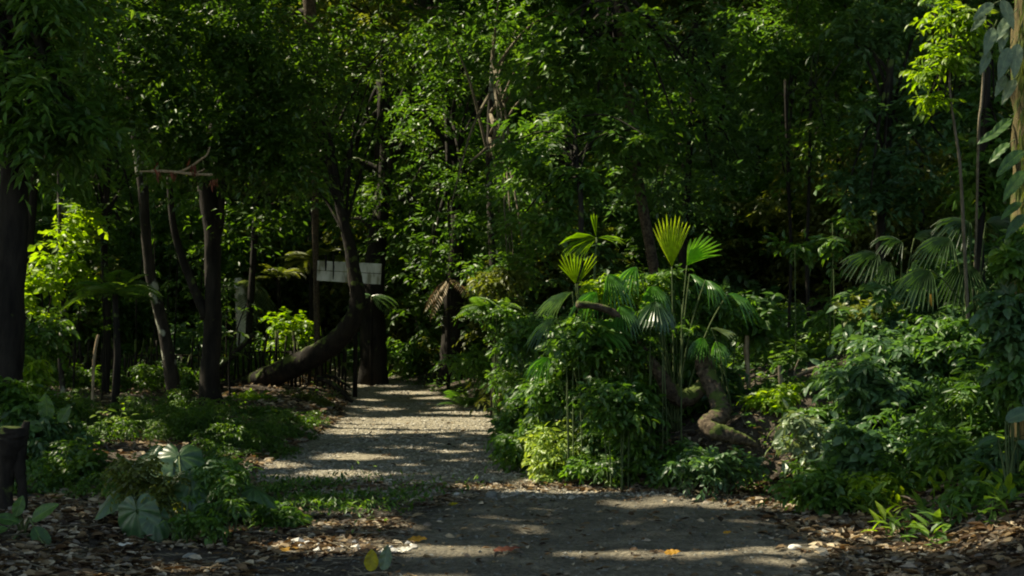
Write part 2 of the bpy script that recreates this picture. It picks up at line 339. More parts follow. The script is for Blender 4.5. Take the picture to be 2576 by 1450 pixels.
def tube(mb, pts, rad, seg=8, rough=0.0, r=.5, cap=True):
    pts = np.asarray(pts, float); n = len(pts); rad = np.broadcast_to(np.asarray(rad, float), n)
    tg = np.gradient(pts, axis=0); tg = unit(tg)
    ref = np.array([0, 1., 0]) if abs(tg[0][1]) < .8 else np.array([1., 0, 0])
    vs = []
    a = np.arange(seg) * 2 * pi / seg
    for i in range(n):
        ref = unit(ref - tg[i] * (ref @ tg[i])); b = np.cross(tg[i], ref)
        rr = rad[i] * (1 + (rng.uniform(-rough, rough, seg) if rough else 0))
        vs.append(pts[i] + (np.cos(a) * rr)[:, None] * ref + (np.sin(a) * rr)[:, None] * b)
    v = np.concatenate(vs); t = []
    for i in range(n - 1):
        for j in range(seg):
            p, q = i * seg + j, i * seg + (j + 1) % seg
            t += [[p, q, q + seg], [p, q + seg, p + seg]]
    if cap:
        v = np.concatenate([v, pts[:1], pts[-1:]]); k = n * seg
        for j in range(seg):
            t += [[k, (j + 1) % seg, j], [k + 1, (n - 1) * seg + j, (n - 1) * seg + (j + 1) % seg]]
    mb.add(v, t, r)
def smooth_path(pts, rad, m=5):
    pts = np.asarray(pts, float); n = len(pts); T = np.arange(n); tt = np.linspace(0, n - 1, (n - 1) * m + 1)
    def cr(i, s, A):
        a, b, c, d = A[max(i - 1, 0)], A[i], A[min(i + 1, n - 1)], A[min(i + 2, n - 1)]
        return .5 * (2 * b + (c - a) * s + (2 * a - 5 * b + 4 * c - d) * s * s + (3 * b - a - 3 * c + d) * s ** 3)
    out = [cr(min(int(t), n - 2), t - min(int(t), n - 2), pts) for t in tt]
    return np.array(out), np.interp(tt, T, rad)
def px(r, Y): return r / FPX * Y
def onto(lst, k=0):
    """moves a screen path to the depth at which its k-th point meets the ground"""
    Y = float(G(lst[k][0], lst[k][1])[1]); print('onto', Y); return [(u, v, Y, r) for u, v, _, r in lst]
def screen_path(lst, m=5):
    """[(u, v, Y, half-width in px)] -> smooth path"""
    return smooth_path([P(u, v, Y) for u, v, Y, r in lst], [px(r, Y) for u, v, Y, r in lst], m)

# ------------------------------------------------------------------ ground
def axis_pts(segs):
    out = [segs[0][0]]
    for a, b, s in segs: out += list(np.linspace(a, b, max(2, int(round((b - a) / s)) + 1))[1:])
    return np.array(out)
gx = axis_pts([(-140, -40, 10), (-40, -12, 1), (-12, -6, .3), (-6, 6, .06), (6, 12, .3), (12, 40, 1), (40, 140, 10)])
gy = axis_pts([(-60, 0, 6), (0, 7, 1), (7, 16, .05), (16, 26, .08), (26, 46, .2), (46, 110, 1.5)])
X, Yg = np.meshgrid(gx, gy); Z = H(X, Yg)
nx, ny = len(gx), len(gy)
idx = np.arange(nx * ny).reshape(ny, nx)
tri = np.concatenate([np.stack([idx[:-1, :-1], idx[:-1, 1:], idx[1:, 1:]], -1).reshape(-1, 3), np.stack([idx[:-1, :-1], idx[1:, 1:], idx[1:, :-1]], -1).reshape(-1, 3)])
gmb = MB().add(np.stack([X, Yg, Z], -1).reshape(-1, 3), tri)
ground = bpy.data.objects.new('ground', gmb.mesh('ground', True)); ground.data.materials.append(M['ground']); col.objects.link(ground)
tag(ground, 'forest floor with rutted gravel track and muddy clearing', None, None, 'structure')
xf, yf = X.ravel(), Yg.ravel()
mk = np.zeros((len(xf), 4)); mk[:, 3] = 1
edge = .35 * fbm(xf, yf, 1.3, 3)
mk[:, 0] = sst(-.35, .25, np.minimum(xf - XL(yf), XR(yf) - xf) + edge) * sst(12.6, 14.2, yf + edge)
mk[:, 1] = mudmask(xf, yf)
at = ground.data.attributes.new('mask', 'FLOAT_COLOR', 'POINT'); at.data.foreach_set('color', mk.astype(np.float32).ravel())

# loose gravel on the track
T_ROCK = None
def rock_template():
    v = np.array([[1, 0, 0], [-1, 0, 0], [0, 1, 0], [0, -1, 0], [0, 0, 1], [0, 0, -1]], float)
    f = np.array([[0, 2, 4], [2, 1, 4], [1, 3, 4], [3, 0, 4], [2, 0, 5], [1, 2, 5], [3, 1, 5], [0, 3, 5]])
    return v, f
def rocks(mb, pos, size, flat=.55):
    v, f = rock_template(); n = len(pos); size = np.broadcast_to(size, n)
    a = rng.random(n) * 2 * pi
    vv = v[None] * rng.uniform(.55, 1.25, (n, 6, 1)) * size[:, None, None]
    vv = vv + rng.normal(size=vv.shape) * size[:, None, None] * .18
    vv[:, :, 2] *= flat
    c, s = np.cos(a)[:, None], np.sin(a)[:, None]
    x = vv[:, :, 0] * c - vv[:, :, 1] * s; y = vv[:, :, 0] * s + vv[:, :, 1] * c
    vv = np.stack([x, y, vv[:, :, 2]], -1) + pos[:, None]
    mb.add(vv.reshape(-1, 3), (f[None] + (np.arange(n) * 6)[:, None, None]).reshape(-1, 3), np.repeat(rng.random(n), 6))
def on_ground(x, y, dz=0): return np.stack([x, y, H(x, y) + dz], -1)
n = 26000
y = 13.6 + (36 - 13.6) * rng.random(n) ** 1.3; x = XL(y) - .3 + rng.random(n) * (XR(y) - XL(y) + .5)
k = fbm(x, y, 1.1, 3) > -.25; x, y = x[k], y[k]
mb = MB(); rocks(mb, on_ground(x, y, .003), np.clip(rng.lognormal(-4.35, .45, len(x)), .006, .045))
tag(mb.build('gravel', M['gravel']), 'loose grey and tan stones strewn over the dirt track', 'gravel', kind='stuff')
mb = MB(); n = 4200; y = 8.6 + 5.9 * rng.random(n); x = XM(y) - .8 + rng.random(n) * (XR(y) - XM(y) + 1)
rocks(mb, on_ground(x, y, .002), np.clip(rng.lognormal(-4.9, .5, n), .004, .03))
tag(mb.build('mud_crumbs', M['grey_rock']), 'crumbs of dried mud and grit on the muddy clearing', 'grit', kind='stuff')

# fallen leaves covering the verges
def litter(mb, x, y, L, lift=.012, tilt=.35):
    n = len(x); a = rng.random(n) * 2 * pi
    ax = np.stack([np.cos(a), np.sin(a), rng.normal(size=n) * tilt * .5], -1)
    nr = rng.normal(size=(n, 3)) * tilt; nr[:, 2] += 1
    tm = (T_LEAF[0] * np.array([1, 1, 1]) + np.array([[0, 0, .0], [0, 0, .08], [0, 0, .05], [0, 0, .1], [0, 0, .12], [0, 0, .04], [0, 0, .12], [0, 0, .2]]), T_LEAF[1])
    mb.add(*place_leaves(tm, on_ground(x, y, lift), ax, nr, L * rng.uniform(.35, 1.4, n), rng.uniform(.35, .7, n), rng.random(n)))
mb = MB()
n = 17000; y = 8.2 + 6.6 * rng.random(n); x = -4.2 + rng.random(n) * (XM(y) + 4.2); k = rng.random(n) < sst(.9, -.35, x - XM(y) + .8 * fbm(x, y, 1.2, 3)) * sst(-.5, .25, fbm(x + 40, y, 1.3, 4)); litter(mb, x[k], y[k], .085)
n = 420; y = 9 + 5 * rng.random(n); x = XM(y) + rng.random(n) ** 1.5 * (XR(y) - XM(y)); litter(mb, x, y, .07)
n = 12000; y = 8.6 + 6 * rng.random(n); x = XR(y) - .9 + rng.random(n) * 3.4; k = (rng.random(n) < sst(-.7, .2, x - XR(y) + .4 * fbm(x, y, 1.2, 2)) * sst(3.2, 1.0, x - XR(y))); litter(mb, x[k], y[k], .095)
n = 1600; y = 9 + 27 * rng.random(n); x = XL(y) + rng.random(n) * (XR(y) - XL(y)); k = rng.random(n) < .5; litter(mb, x[k], y[k], .07)
n = 9000; y = 14 + 22 * rng.random(n); x = XL(y) - rng.random(n) ** 1.4 * 7; litter(mb, x, y, .12, .02, .5)
tag(mb.build('leaf_litter', M['dry']), 'brown and tan fallen leaves lying thick on both verges', 'fallen leaves', kind='stuff')

mb = MB()
for k in range(1300):
    y = random.uniform(8.6, 15) if k % 3 else random.uniform(15, 28)
    x = float(XM(y)) - random.uniform(-.1, 1) ** 2 * 5 if random.random() < .6 and y < 15 else (float(XR(y)) + random.uniform(-.5, 2.2) if random.random() < .6 else float(XL(y)) - random.uniform(-.3, 4))
    a = random.random() * 6.28; L_ = random.uniform(.06, .3); d = np.array([math.cos(a), math.sin(a)]) * L_
    p = [[x + d[0] * t + random.uniform(-.01, .01), y + d[1] * t, 0] for t in (-.5, 0, .5)]; p = [[a_, b_, float(H(a_, b_)) + .02 + random.uniform(0, .015)] for a_, b_, _ in p]
    tube(mb, p, random.uniform(.002, .006), 4)
tag(mb.build('twig_litter', M['twig'], None), 'small dead twigs strewn through the fallen leaves', 'twigs', kind='stuff')

# ------------------------------------------------------------------ unseen canopy added above the frame to shade and dapple the scene
mb = MB()
cells = []
for (x0, x1, y0, y1, s, reps) in [(-36, 24, 10, 56, .62, 4), (-36, -6, 4, 10, .8, 2), (-60, 45, 50, 112, 1.25, 3), (-60, -30, 11, 50, 1.25, 3), (24, 45, 11, 50, 1.4, 2)]:
    for q in range(reps):
        xs, ys = np.meshgrid(np.arange(x0, x1, s), np.arange(y0, y1, s)); xs = xs.ravel(); ys = ys.ravel(); m_ = len(xs)
        xs = xs + rng.uniform(0, s, m_); ys = ys + rng.uniform(0, s, m_)
        zt = 2 + np.maximum(8.5, 4.2 + .27 * ys) + np.maximum(0, H0(xs, ys) - .3 * ys) + .6
        pos = np.stack([xs, ys, zt + q * 1.1 + rng.uniform(0, 1.2, m_)], -1)
        a = rng.random(m_) * 2 * pi; ax = np.stack([np.cos(a), np.sin(a), np.full(m_, -.15)], -1)
        k = shade_mask(pos + ax * s * .75, .5, s * .62) & (fbm(xs + 5 * q, ys, .35, 3) > np.where((xs > -20) & (xs < -6) & (ys > 40), -.58, -.85)); pos, ax = pos[k], ax[k]; nr = rng.normal(size=(len(pos), 3)) * .25; nr[:, 2] += 1
        mb.add(*place_leaves(T_DIA, pos, ax, nr, s * 1.55, .62, rng.random(len(pos))))
for p, r in zip(HP, HR):                        # small leaves close the canopy round each opening
    m_ = int(260 * (r + .75)); q = r + .85 * np.sqrt(rng.random(m_)) * (.75 + 0 * r); ph = rng.random(m_) * 2 * pi
    e1 = unit(np.cross(SUN, [0, 0, 1.])); e2 = np.cross(SUN, e1)
    t = (2 + max(8.5, 4.2 + .27 * p[1]) + rng.uniform(1.5, 4.5, m_) - p[2]) / SUN[2]
    pos = p + SUN * t[:, None] + (np.cos(ph) * q)[:, None] * e1 + (np.sin(ph) * q)[:, None] * e2
    a = rng.random(m_) * 2 * pi; ax = np.stack([np.cos(a), np.sin(a), np.full(m_, -.15)], -1); k = shade_mask(pos + ax * .12, .5, .12); pos, ax = pos[k], ax[k]
    nr = rng.normal(size=(len(pos), 3)) * .3 + SUN
    mb.add(*place_leaves(T_DIA, pos, ax, nr, .26, .6, rng.random(len(pos))))
tag(mb.build('shade_canopy', M['canopy']), 'unseen leaf layer added overhead to shade the track and dapple the sun', 'added canopy', kind='stuff')

# ------------------------------------------------------------------ trees
def tree(trunk, crowns, name='tree', label='', cat='tree', group=None, bark='bark', leaf='small', L=.12, W=.45, rough=.08, seg=10, limbs=True, base_sink=.25, **kw):
    """trunk: screen path bottom-up. crowns: [(u, v, Y, rx_px, rz_px, clump count, clump radius m)]"""
    dY = kw.get('dY', 0); trunk = [(a, b, c + dY, d) for a, b, c, d in trunk]; crowns = [(a, b, c + kw.get('cY', dY), *d) for a, b, c, *d in crowns]
    pts, rad = screen_path(trunk); rad = rad * kw.get('thin_trunk', 1)
    g = float(H(pts[0][0], pts[0][1]))
    if pts[0][2] > g - .05:
        pts = np.concatenate([[[pts[0][0], pts[0][1], g - base_sink]], pts]); rad = np.concatenate([[rad[0] * 1.25], rad])
    root = empty(name, (pts[0][0], pts[0][1], g), label, cat, group)
    tm = MB(); tube(tm, pts, rad, seg, rough); tm.build('trunk', M[bark], root, True)
    cm = MB(); lm = MB()
    for (u, v, Y, rx, rz, n, cr) in crowns:
        c = P(u, v, Y); RX, RZ = px(rx, Y), px(rz, Y)
        q = rdir(n) * (rng.random((n, 1)) ** .45); C = c + q * np.array([RX, min(RX, 2.2) * kw.get('dep', .8), RZ])
        clumps(cm, C, cr, kw.get('tw', 7), kw.get('lp', 8), L, W, base=None, droop=kw.get('droop', .35), flat=kw.get('flat', .6), tmpl=kw.get('tmpl', T_DIA), thin=kw.get('thin', .12))
        if limbs:
            for k in range(0, n, max(1, n // 4)):
                s = pts[-1 - int(random.uniform(0, .35) * len(pts))]
                mid = (s + C[k]) / 2 + np.array([0, 0, .12 * np.linalg.norm(C[k] - s)])
                lp, lr = smooth_path([s, mid, C[k]], [rad[-1] * .7, rad[-1] * .45, .008], 4)
                tube(lm, lp, lr, 5, .1)
    if cm.n: cm.build('crown', M[leaf], root)
    if lm.n: lm.build('limb', M['bark' if bark != 'bark_pale' else 'twig'], root, True)
    return root

# 1 left near trunk
tree([(10, 1010, 15, 46), (18, 800, 15, 42), (30, 600, 15, 38), (36, 420, 15, 34), (20, 200, 15, 30), (0, -60, 15, 27)],
     [(60, 250, 14.6, 170, 150, 34, .45), (60, 20, 15, 230, 120, 34, .5), (150, 330, 14.8, 130, 70, 14, .4)], name='tree', label='thick dark trunk cut by the left edge, with long drooping leaves above', leaf='mid', L=.17, W=.34, droop=.6)
# 2 slender S-curved
tree([(440, 1010, 20, 25), (425, 900, 20, 21), (405, 800, 20, 19), (380, 700, 20, 17), (368, 600, 20, 15), (360, 480, 20, 17), (345, 380, 20, 14), (330, 260, 20, 11), (300, 100, 20, 8)],
     [(330, 260, 20, 230, 130, 66, .55), (450, 150, 20.5, 230, 140, 70, .55), (620, 300, 21, 170, 90, 36, .55), (300, 60, 20, 230, 110, 56, .55)], label='slim S-shaped trunk with sun patches painted on as pale blotches', bark='bark_pale', leaf='small', L=.12, dY=5, cY=.4, dep=.5, thin=.1, limbs=False, thin_trunk=.8)
# 3 dark forked
t3 = tree([(535, 1035, 21, 40), (528, 960, 21, 30), (534, 850, 21, 26), (536, 700, 21, 24), (532, 560, 21, 25), (520, 450, 21, 28), (540, 330, 21, 20), (580, 180, 21, 13)],
     [(600, 300, 21.5, 220, 130, 66, .55), (560, 110, 21.5, 260, 130, 76, .55), (520, 400, 22, 190, 70, 36, .45), (700, 420, 22, 130, 90, 34, .5), (660, 560, 24, 130, 100, 18, .4), (740, 200, 22, 150, 150, 34, .5)], label='straight near-black forked trunk left of the stick fence', leaf='small', L=.12, dY=2.7, cY=-.6, dep=.5, thin=.1, limbs=False, thin_trunk=.85)
fm = MB(); p_, r_ = screen_path([(520, 800, 23.7, 15), (490, 730, 23.7, 12), (455, 640, 23.7, 10), (435, 560, 23.7, 9), (425, 440, 23.7, 7)]); tube(fm, p_, r_, 8, .08); fm.build('fork', M['bark'], t3, True)
fm = MB(); p_, r_ = screen_path([(535, 640, 23.7, 12), (552, 560, 23.7, 12), (560, 480, 23.7, 9), (590, 380, 23.7, 7)]); tube(fm, p_, r_, 8, .08); fm.build('fork', M['bark'], t3, True)
# 4 thin trunk with yellow moss
tree([(160, 1000, 24.6, 7), (152, 900, 24.6, 7), (158, 800, 24.6, 7), (155, 650, 24.6, 8), (152, 520, 24.6, 7), (150, 430, 24.6, 6), (155, 300, 24.6, 5)],
     [(150, 640, 24, 90, 90, 16, .4), (190, 560, 24.5, 70, 50, 8, .35), (90, 740, 24, 60, 60, 9, .35)], name='sapling', cat='sapling', label='thin sapling with yellow moss and glowing lime leaves, near the left edge', bark='bark_pale', leaf='lime', L=.17, W=.6, limbs=False, tw=5, lp=6)
# 5 leaning mossy tree that turns upright
tl = tree([(560, 1000, 32, 26), (640, 962, 31, 30), (720, 930, 30.5, 34), (800, 890, 30, 33), (855, 850, 29.8, 30), (890, 800, 29.6, 25), (900, 750, 29.6, 23), (893, 700, 29.6, 20), (884, 640, 29.6, 18), (873, 590, 29.6, 16), (860, 540, 29.6, 14), (835, 430, 29.8, 12), (818, 350, 30, 10), (805, 200, 30, 8)],
     [(800, 250, 30, 170, 130, 34, .6), (900, 120, 31, 170, 130, 34, .6), (760, 420, 30, 130, 90, 20, .5), (690, 120, 31, 160, 130, 32, .6)], label='leaning mossy trunk that bends upright in front of the white signboard', bark='bark_moss', leaf='small', L=.15, base_sink=.5, thin_trunk=.88)
# 6 thick dark trunk behind road end
tree([(940, 925, 34, 36), (938, 850, 34, 33), (938, 780, 34, 32), (940, 700, 34, 28), (955, 560, 34.5, 22), (970, 400, 35, 18), (960, 200, 35, 14)],
     [(980, 330, 35, 180, 140, 34, .7), (1030, 520, 34, 130, 110, 24, .6), (960, 120, 36, 230, 130, 40, .7), (860, 480, 35.5, 110, 90, 14, .6)], label='stout dark trunk beyond the signboard where the track bends', bark='bark', leaf='small', L=.16)
# 7 dark trunk right of it
tree([(1135, 900, 33, 30), (1140, 800, 33, 26), (1142, 720, 33, 25), (1150, 560, 33, 16), (1140, 400, 33.5, 13), (1120, 240, 34, 10)],
     [(1150, 480, 32.5, 150, 120, 30, .6), (1120, 300, 33, 170, 130, 36, .6), (1180, 130, 33, 190, 120, 44, .6), (1070, 640, 32, 90, 80, 14, .5)], label='dark trunk under vines right of the track bend', leaf='mid', L=.15, bark='bark')
# 8 upper centre trunk
tree([(1680, 900, 21, 14), (1650, 700, 21, 14), (1605, 450, 21, 13), (1580, 230, 21, 14), (1560, 110, 21, 15), (1545, -20, 21, 14), (1540, -120, 21, 11)],
     [(1530, 120, 20.5, 170, 110, 34, .5), (1680, 240, 21, 180, 100, 32, .5), (1400, 180, 21, 140, 120, 26, .5), (1600, 380, 20.5, 160, 90, 24, .45)], label='tan trunk with a side fork crossing the top centre of the forest', bark='bark_brown', leaf='mid', L=.13)
# 9 lit leafy young tree left of palms
tree([(1465, 900, 18, 9), (1460, 700, 18, 8), (1462, 520, 18, 7), (1450, 400, 18.5, 6), (1440, 280, 19, 5)],
     [(1370, 390, 18.6, 120, 50, 18, .36), (1320, 440, 18.8, 70, 40, 8, .34), (1440, 470, 18.3, 80, 60, 12, .33), (1330, 310, 19, 100, 50, 14, .36), (1480, 280, 19, 110, 50, 12, .36), (1390, 560, 18.6, 110, 90, 16, .36), (1560, 330, 18.6, 120, 50, 12, .36)], label='young tree with sunlit arching leafy sprays above the fan palms', leaf='mid', L=.13, W=.42, droop=.5, flat=.35)
# 10 background trees seen in the centre and right
for tr, cr, lab, lf, bk, L in [
    ([(1250, 900, 29, 9), (1240, 700, 29, 9), (1230, 400, 30, 8), (1240, 150, 30, 7)], [(1260, 60, 29.5, 170, 90, 34, .55), (1330, 180, 28, 130, 90, 20, .5), (1250, 560, 28.5, 130, 100, 24, .5), (1290, 680, 27, 110, 80, 16, .45)], 'pale-leaved tree glowing at the top centre of the picture', 'mid', 'bark_pale', .15),
    ([(1700, 820, 25, 10), (1720, 600, 25, 9), (1740, 300, 25, 8), (1750, 50, 25, 7)], [(1760, 130, 25, 190, 120, 36, .55), (1820, 330, 25, 150, 100, 22, .5), (1700, 480, 24.5, 150, 90, 20, .5)], 'slim tree in deep shade just right of the tan trunk', 'blue', 'bark', .13),
    ([(1985, 800, 22, 4), (1990, 640, 22, 4), (1985, 500, 22, 4), (1975, 200, 22, 4)], [(1960, 180, 23, 170, 120, 30, .5), (1930, 60, 25.5, 160, 90, 28, .5)], 'hair-thin pole tree in the dark hollow right of the palms', 'mid', 'bark', .14),
    ([(2035, 820, 21, 5), (2030, 640, 21, 5), (2035, 480, 21, 4), (2040, 200, 21, 4)], [(2080, 330, 21, 150, 120, 24, .5), (2130, 120, 23, 190, 120, 34, .5)], 'thin grey pole tree, second in the dark hollow', 'small', 'bark', .13),
    ([(2220, 760, 19, 12), (2215, 600, 19, 11), (2230, 400, 19, 10), (2240, 150, 19, 9)], [(2230, 440, 18.6, 130, 90, 22, .42), (2290, 280, 19, 150, 110, 26, .45), (2240, 60, 19.5, 180, 100, 30, .5)], 'shaded broadleaf tree on the right-hand slope above the grey palms', 'blue', 'bark', .14),
    ([(2470, 760, 15.5, 12), (2465, 600, 15.5, 11), (2480, 300, 15.5, 9), (2490, 50, 15.5, 7)], [(2480, 430, 15.5, 90, 90, 16, .35), (2530, 300, 15.6, 80, 110, 14, .35)], 'dark trunk in shade just left of the furry-barked tree', 'mid', 'bark', .15),
    ([(60, 950, 26, 12), (70, 700, 26, 11), (90, 400, 26, 9), (110, 100, 26, 7)], [(110, 420, 26, 150, 90, 24, .55), (200, 200, 27, 220, 130, 34, .6)], 'dim trunk behind the thick left-edge trunk', 'mid', 'bark', .15),
    ([(265, 1000, 27, 10), (270, 800, 27, 9), (262, 600, 27, 9), (280, 300, 27, 7)], [(270, 500, 27, 110, 70, 14, .5), (300, 380, 27, 150, 90, 22, .5)], 'straight slim trunk in shade between the lime sapling and the S-shaped trunk', 'mid', 'bark', .14),
    ([(620, 960, 35, 10), (628, 800, 35, 9), (640, 600, 35, 8), (650, 300, 35, 7)], [(640, 560, 35, 150, 70, 20, .6), (720, 330, 35, 200, 110, 34, .6)], 'dim trunk behind the stick fence', 'small', 'bark', .16),
    ([(1060, 880, 38, 9), (1040, 600, 38, 9), (1020, 300, 38, 8), (1000, 100, 38, 8)], [(1030, 120, 38, 190, 130, 40, .8), (1110, 380, 38, 140, 120, 26, .7), (850, 60, 38, 190, 110, 40, .8)], 'tall small-leaved tree with olive lights beyond the track bend', 'olive', 'bark', .17),
    ([(775, -30, 26, 12), (792, 60, 26, 13), (805, 10, 26, 10)][::-1] if False else [(800, 960, 33, 8), (795, 700, 33, 8), (790, 300, 32, 10), (782, 60, 31, 16), (772, -60, 31, 18)], [(700, 90, 32, 140, 90, 22, .6)], 'pale leaning trunk that leaves the frame top left of centre', 'small', 'bark_brown', .16)]:
    tree(tr, cr, label=lab, leaf=lf, bark=bk, L=L)
# forest on the hill behind: same-looking trees that share a label
LABH = 'distant tree with a dim small-leaved crown on the hill behind'
protos = []
hill = []
for k in range(9):
    cmb = MB(); hh = random.uniform(6, 9)
    nC = 70; q = rdir(nC) * (rng.random((nC, 1)) ** .4); C = q * np.array([2.6, 2.0, hh * .45]) + np.array([0, 0, hh * .5])
    clumps(cmb, C, .8, 7, 7, .27, .5, holes=False)
    tmb = MB(); tube(tmb, [(0, 0, -.4), (.1, 0, hh * .4), (0, .1, hh * .9)], [.2, .15, .05], 7, .1)
    protos.append((cmb.mesh('crown'), tmb.mesh('trunk', True)))
for m_ in protos:
    m_[0].materials.append(M[['small', 'mid', 'olive', 'mid', 'small', 'blue'][protos.index(m_) % 6]]); m_[1].materials.append(M['bark'])
def inst(me, name, parent=None, loc=(0, 0, 0), rz=0, sc=1, tilt=(0, 0)):
    o = bpy.data.objects.new(name, me); col.objects.link(o); o.parent = parent
    o.location = tuple(float(c) for c in loc); o.rotation_euler = (tilt[0], tilt[1], rz); o.scale = (sc, sc, sc) if np.isscalar(sc) else sc
    return o
for yy in np.arange(40, 92, 4.2):
    sp_ = 3.6 + (yy - 40) * .04
    for xx in np.arange(-.42 * yy - 2, .42 * yy + 2, sp_):
        x = xx + random.uniform(-1, 1); y = yy + random.uniform(-1.6, 1.6)
        if y < 44 and XL(y) - 1.5 < x < XR(y) + 1: continue
        c_, t_ = random.choice(protos)
        r = empty('tree', (x, y, H(x, y)), LABH, 'tree', 'trees on the hill behind the track')
        r.rotation_euler.z = random.uniform(0, 6.3); s = random.uniform(.75, 1.2); r.scale = (s, s, s)
        inst(t_, 'trunk', r); inst(c_, 'crown', r)

for k in range(110):
    y = random.uniform(32, 46); x = random.uniform(-.42 * y, .42 * y)
    if XL(y) - 4.5 < x < XR(y) + 1.0 and y < 38 or XL(y) - 1.2 < x < XR(y) + .8 and y < 43: continue
    c_, t_ = random.choice(protos); r = empty('tree', (x, y, H(x, y) - .3), 'low leafy understorey tree filling the dark between the trunks', 'tree', 'understorey trees beyond the bend')
    r.rotation_euler.z = random.uniform(0, 6.3); s = random.uniform(.5, .8); r.scale = (s, s, s); inst(t_, 'trunk', r); inst(c_, 'crown', r)

# ------------------------------------------------------------------ shrubs, ferns and small plants (a few shapes, many copies)
def shrub_mesh(kind, rad, h, n, L, W, mat, stems=True, tmpl=T_LEAF, tw=5, lp=6, droop=.4):
    mb = MB(); sm = MB()
    q = rdir(n); q[:, 2] = np.abs(q[:, 2]); q *= rng.random((n, 1)) ** .4; C = q * np.array([rad, rad, h]) + [0, 0, .05]
    clumps(mb, C, rad * .36, tw, lp, L, W, holes=False, tmpl=tmpl, droop=droop)
    for c in C[::4]:
        pp, rr = smooth_path([(c[0] * .3, c[1] * .3, -.1), (c[0] * .6, c[1] * .6, c[2] * .6), c], [.007, .005, .003], 3); tube(sm, pp, rr, 4)
    nl = sum(len(t) for t in mb.t)
    mb.add(np.concatenate(sm.v), np.concatenate(sm.t), .5)
    me = mb.mesh('shrub'); me.materials.append(M[mat]); me.materials.append(M['stem'])
    mi = np.zeros(len(me.polygons), np.int32); mi[nl:] = 1; me.polygons.foreach_set('material_index', mi)
    return me
def frond_geo(mb, base, d, up, length, droop=.5, pairs=18, pl=.22, W=.2, r=None, sm=None, lobes=0):
    """one pinnate frond from base in direction d"""
    d = unit(np.asarray(d, float)); n = pairs * 2
    t = np.repeat(np.linspace(.12, .98, pairs), 2)
    s = np.linspace(0, 1, 9)
    path = np.asarray(base) + d * length * s[:, None]; path[:, 2] -= droop * length * s ** 2.2
    tube(sm if sm is not None else mb, path, np.linspace(.006, .0015, 9) * max(1, length), 4, r=.5)
    pos = np.stack([np.interp(t, s, path[:, k]) for k in range(3)], -1)
    tg = np.stack([np.interp(t, s, np.gradient(path[:, k])) for k in range(3)], -1); tg = unit(tg)
    sg = np.tile([1., -1.], pairs); side = unit(np.cross(tg, [0, 0, 1.]) + 1e-6)
    ax = side * sg[:, None] + tg * .45; ax[:, 2] -= .25
    nr = np.tile([[0, 0, 1.]], (n, 1)) + rng.normal(size=(n, 3)) * .15
    L = length * pl * np.clip(np.sin(pi * np.clip(t, 0, 1) ** .7) ** .8, .08, 1)
    mb.add(*place_leaves(T_DIA, pos, ax, nr, L, W, np.clip((rng.random() if r is None else r) + rng.normal(size=n) * .08, 0, 1)))
def fern_mesh(n, length, mat):
    mb = MB()
    for k in range(n):
        a = k * 2.4 + random.uniform(-.3, .3); e = random.uniform(.5, 1.1)
        frond_geo(mb, (0, 0, 0), (math.cos(a) * math.cos(e), math.sin(a) * math.cos(e), math.sin(e)), None, length * random.uniform(.7, 1.1), droop=random.uniform(.35, .7), pl=.2)
    me = mb.mesh('fern'); me.materials.append(M[mat]); return me
def herb_mesh(n, L, mat, W=.35):
    """rosette of upright lance leaves"""
    mb = MB(); a = rng.random(n) * 2 * pi; e = rng.uniform(.2, 1.2, n)
    ax = np.stack([np.cos(a) * np.cos(e), np.sin(a) * np.cos(e), np.sin(e)], -1); z = rng.uniform(0, L * 1.1, n)
    pos = np.stack([rng.normal(size=n) * .05, rng.normal(size=n) * .05, z], -1); nr = np.stack([-np.cos(a) * .3, -np.sin(a) * .3, np.ones(n)], -1)
    mb.add(*place_leaves(T_LEAF, pos, ax, nr, L * rng.uniform(.6, 1.2, n), W, rng.random(n)))
    tube(mb, [(0, 0, -.05), (0, .01, L * .6), (.01, 0, L * 1.15)], [.006, .005, .002], 4)
    me = mb.mesh('herb'); me.materials.append(M[mat]); return me
SH = {'a': [shrub_mesh('a', .5, .5, 26, .085, .5, 'mid') for _ in range(3)],
      'b': [shrub_mesh('b', .55, .6, 20, .13, .62, 'blue') for _ in range(3)],
      'c': [shrub_mesh('c', .45, .55, 30, .07, .42, 'small') for _ in range(2)],
      'l': [shrub_mesh('l', .4, .4, 16, .08, .5, 'lime') for _ in range(2)],
      'o': [shrub_mesh('o', .5, .5, 24, .08, .45, 'olive') for _ in range(2)],
      'f': [fern_mesh(11, .65, 'mid') for _ in range(3)], 'fl': [fern_mesh(10, .6, 'lime') for _ in range(2)],
      'h': [herb_mesh(12, .16, 'mid') for _ in range(3)] + [herb_mesh(12, .14, 'lime')]}
KEEP = [(60, 560, 890, 1000, 30), (560, 900, 930, 1010, 31), (560, 880, 790, 960, 31), (1860, 1900, 850, 980, 19), (1950, 2130, 890, 1010, 19), (1630, 1940, 880, 1110, 15.2), (225, 260, 840, 1060, 22), (1440, 1620, 755, 880, 14.2), (240, 460, 1000, 1120, 18), (250, 650, 1150, 1390, 11), (640, 900, 930, 1010, 29), (2230, 2520, 560, 760, 14.4)]
def proj(x, y, z):
    dz = z - 1.6; yy = y * math.cos(PITCH) + dz * math.sin(PITCH); zz = dz * math.cos(PITCH) - y * math.sin(PITCH)
    return 1288 + FPX * x / yy, 725 - FPX * zz / yy
def blocked(x, y, z, rad):
    u, v = proj(x, y, z + rad * .5); r = rad / y * FPX * .8
    return any(y < Y + .3 and u0 - r < u < u1 + r and v0 - r < v < v1 + r for u0, u1, v0, v1, Y in KEEP)
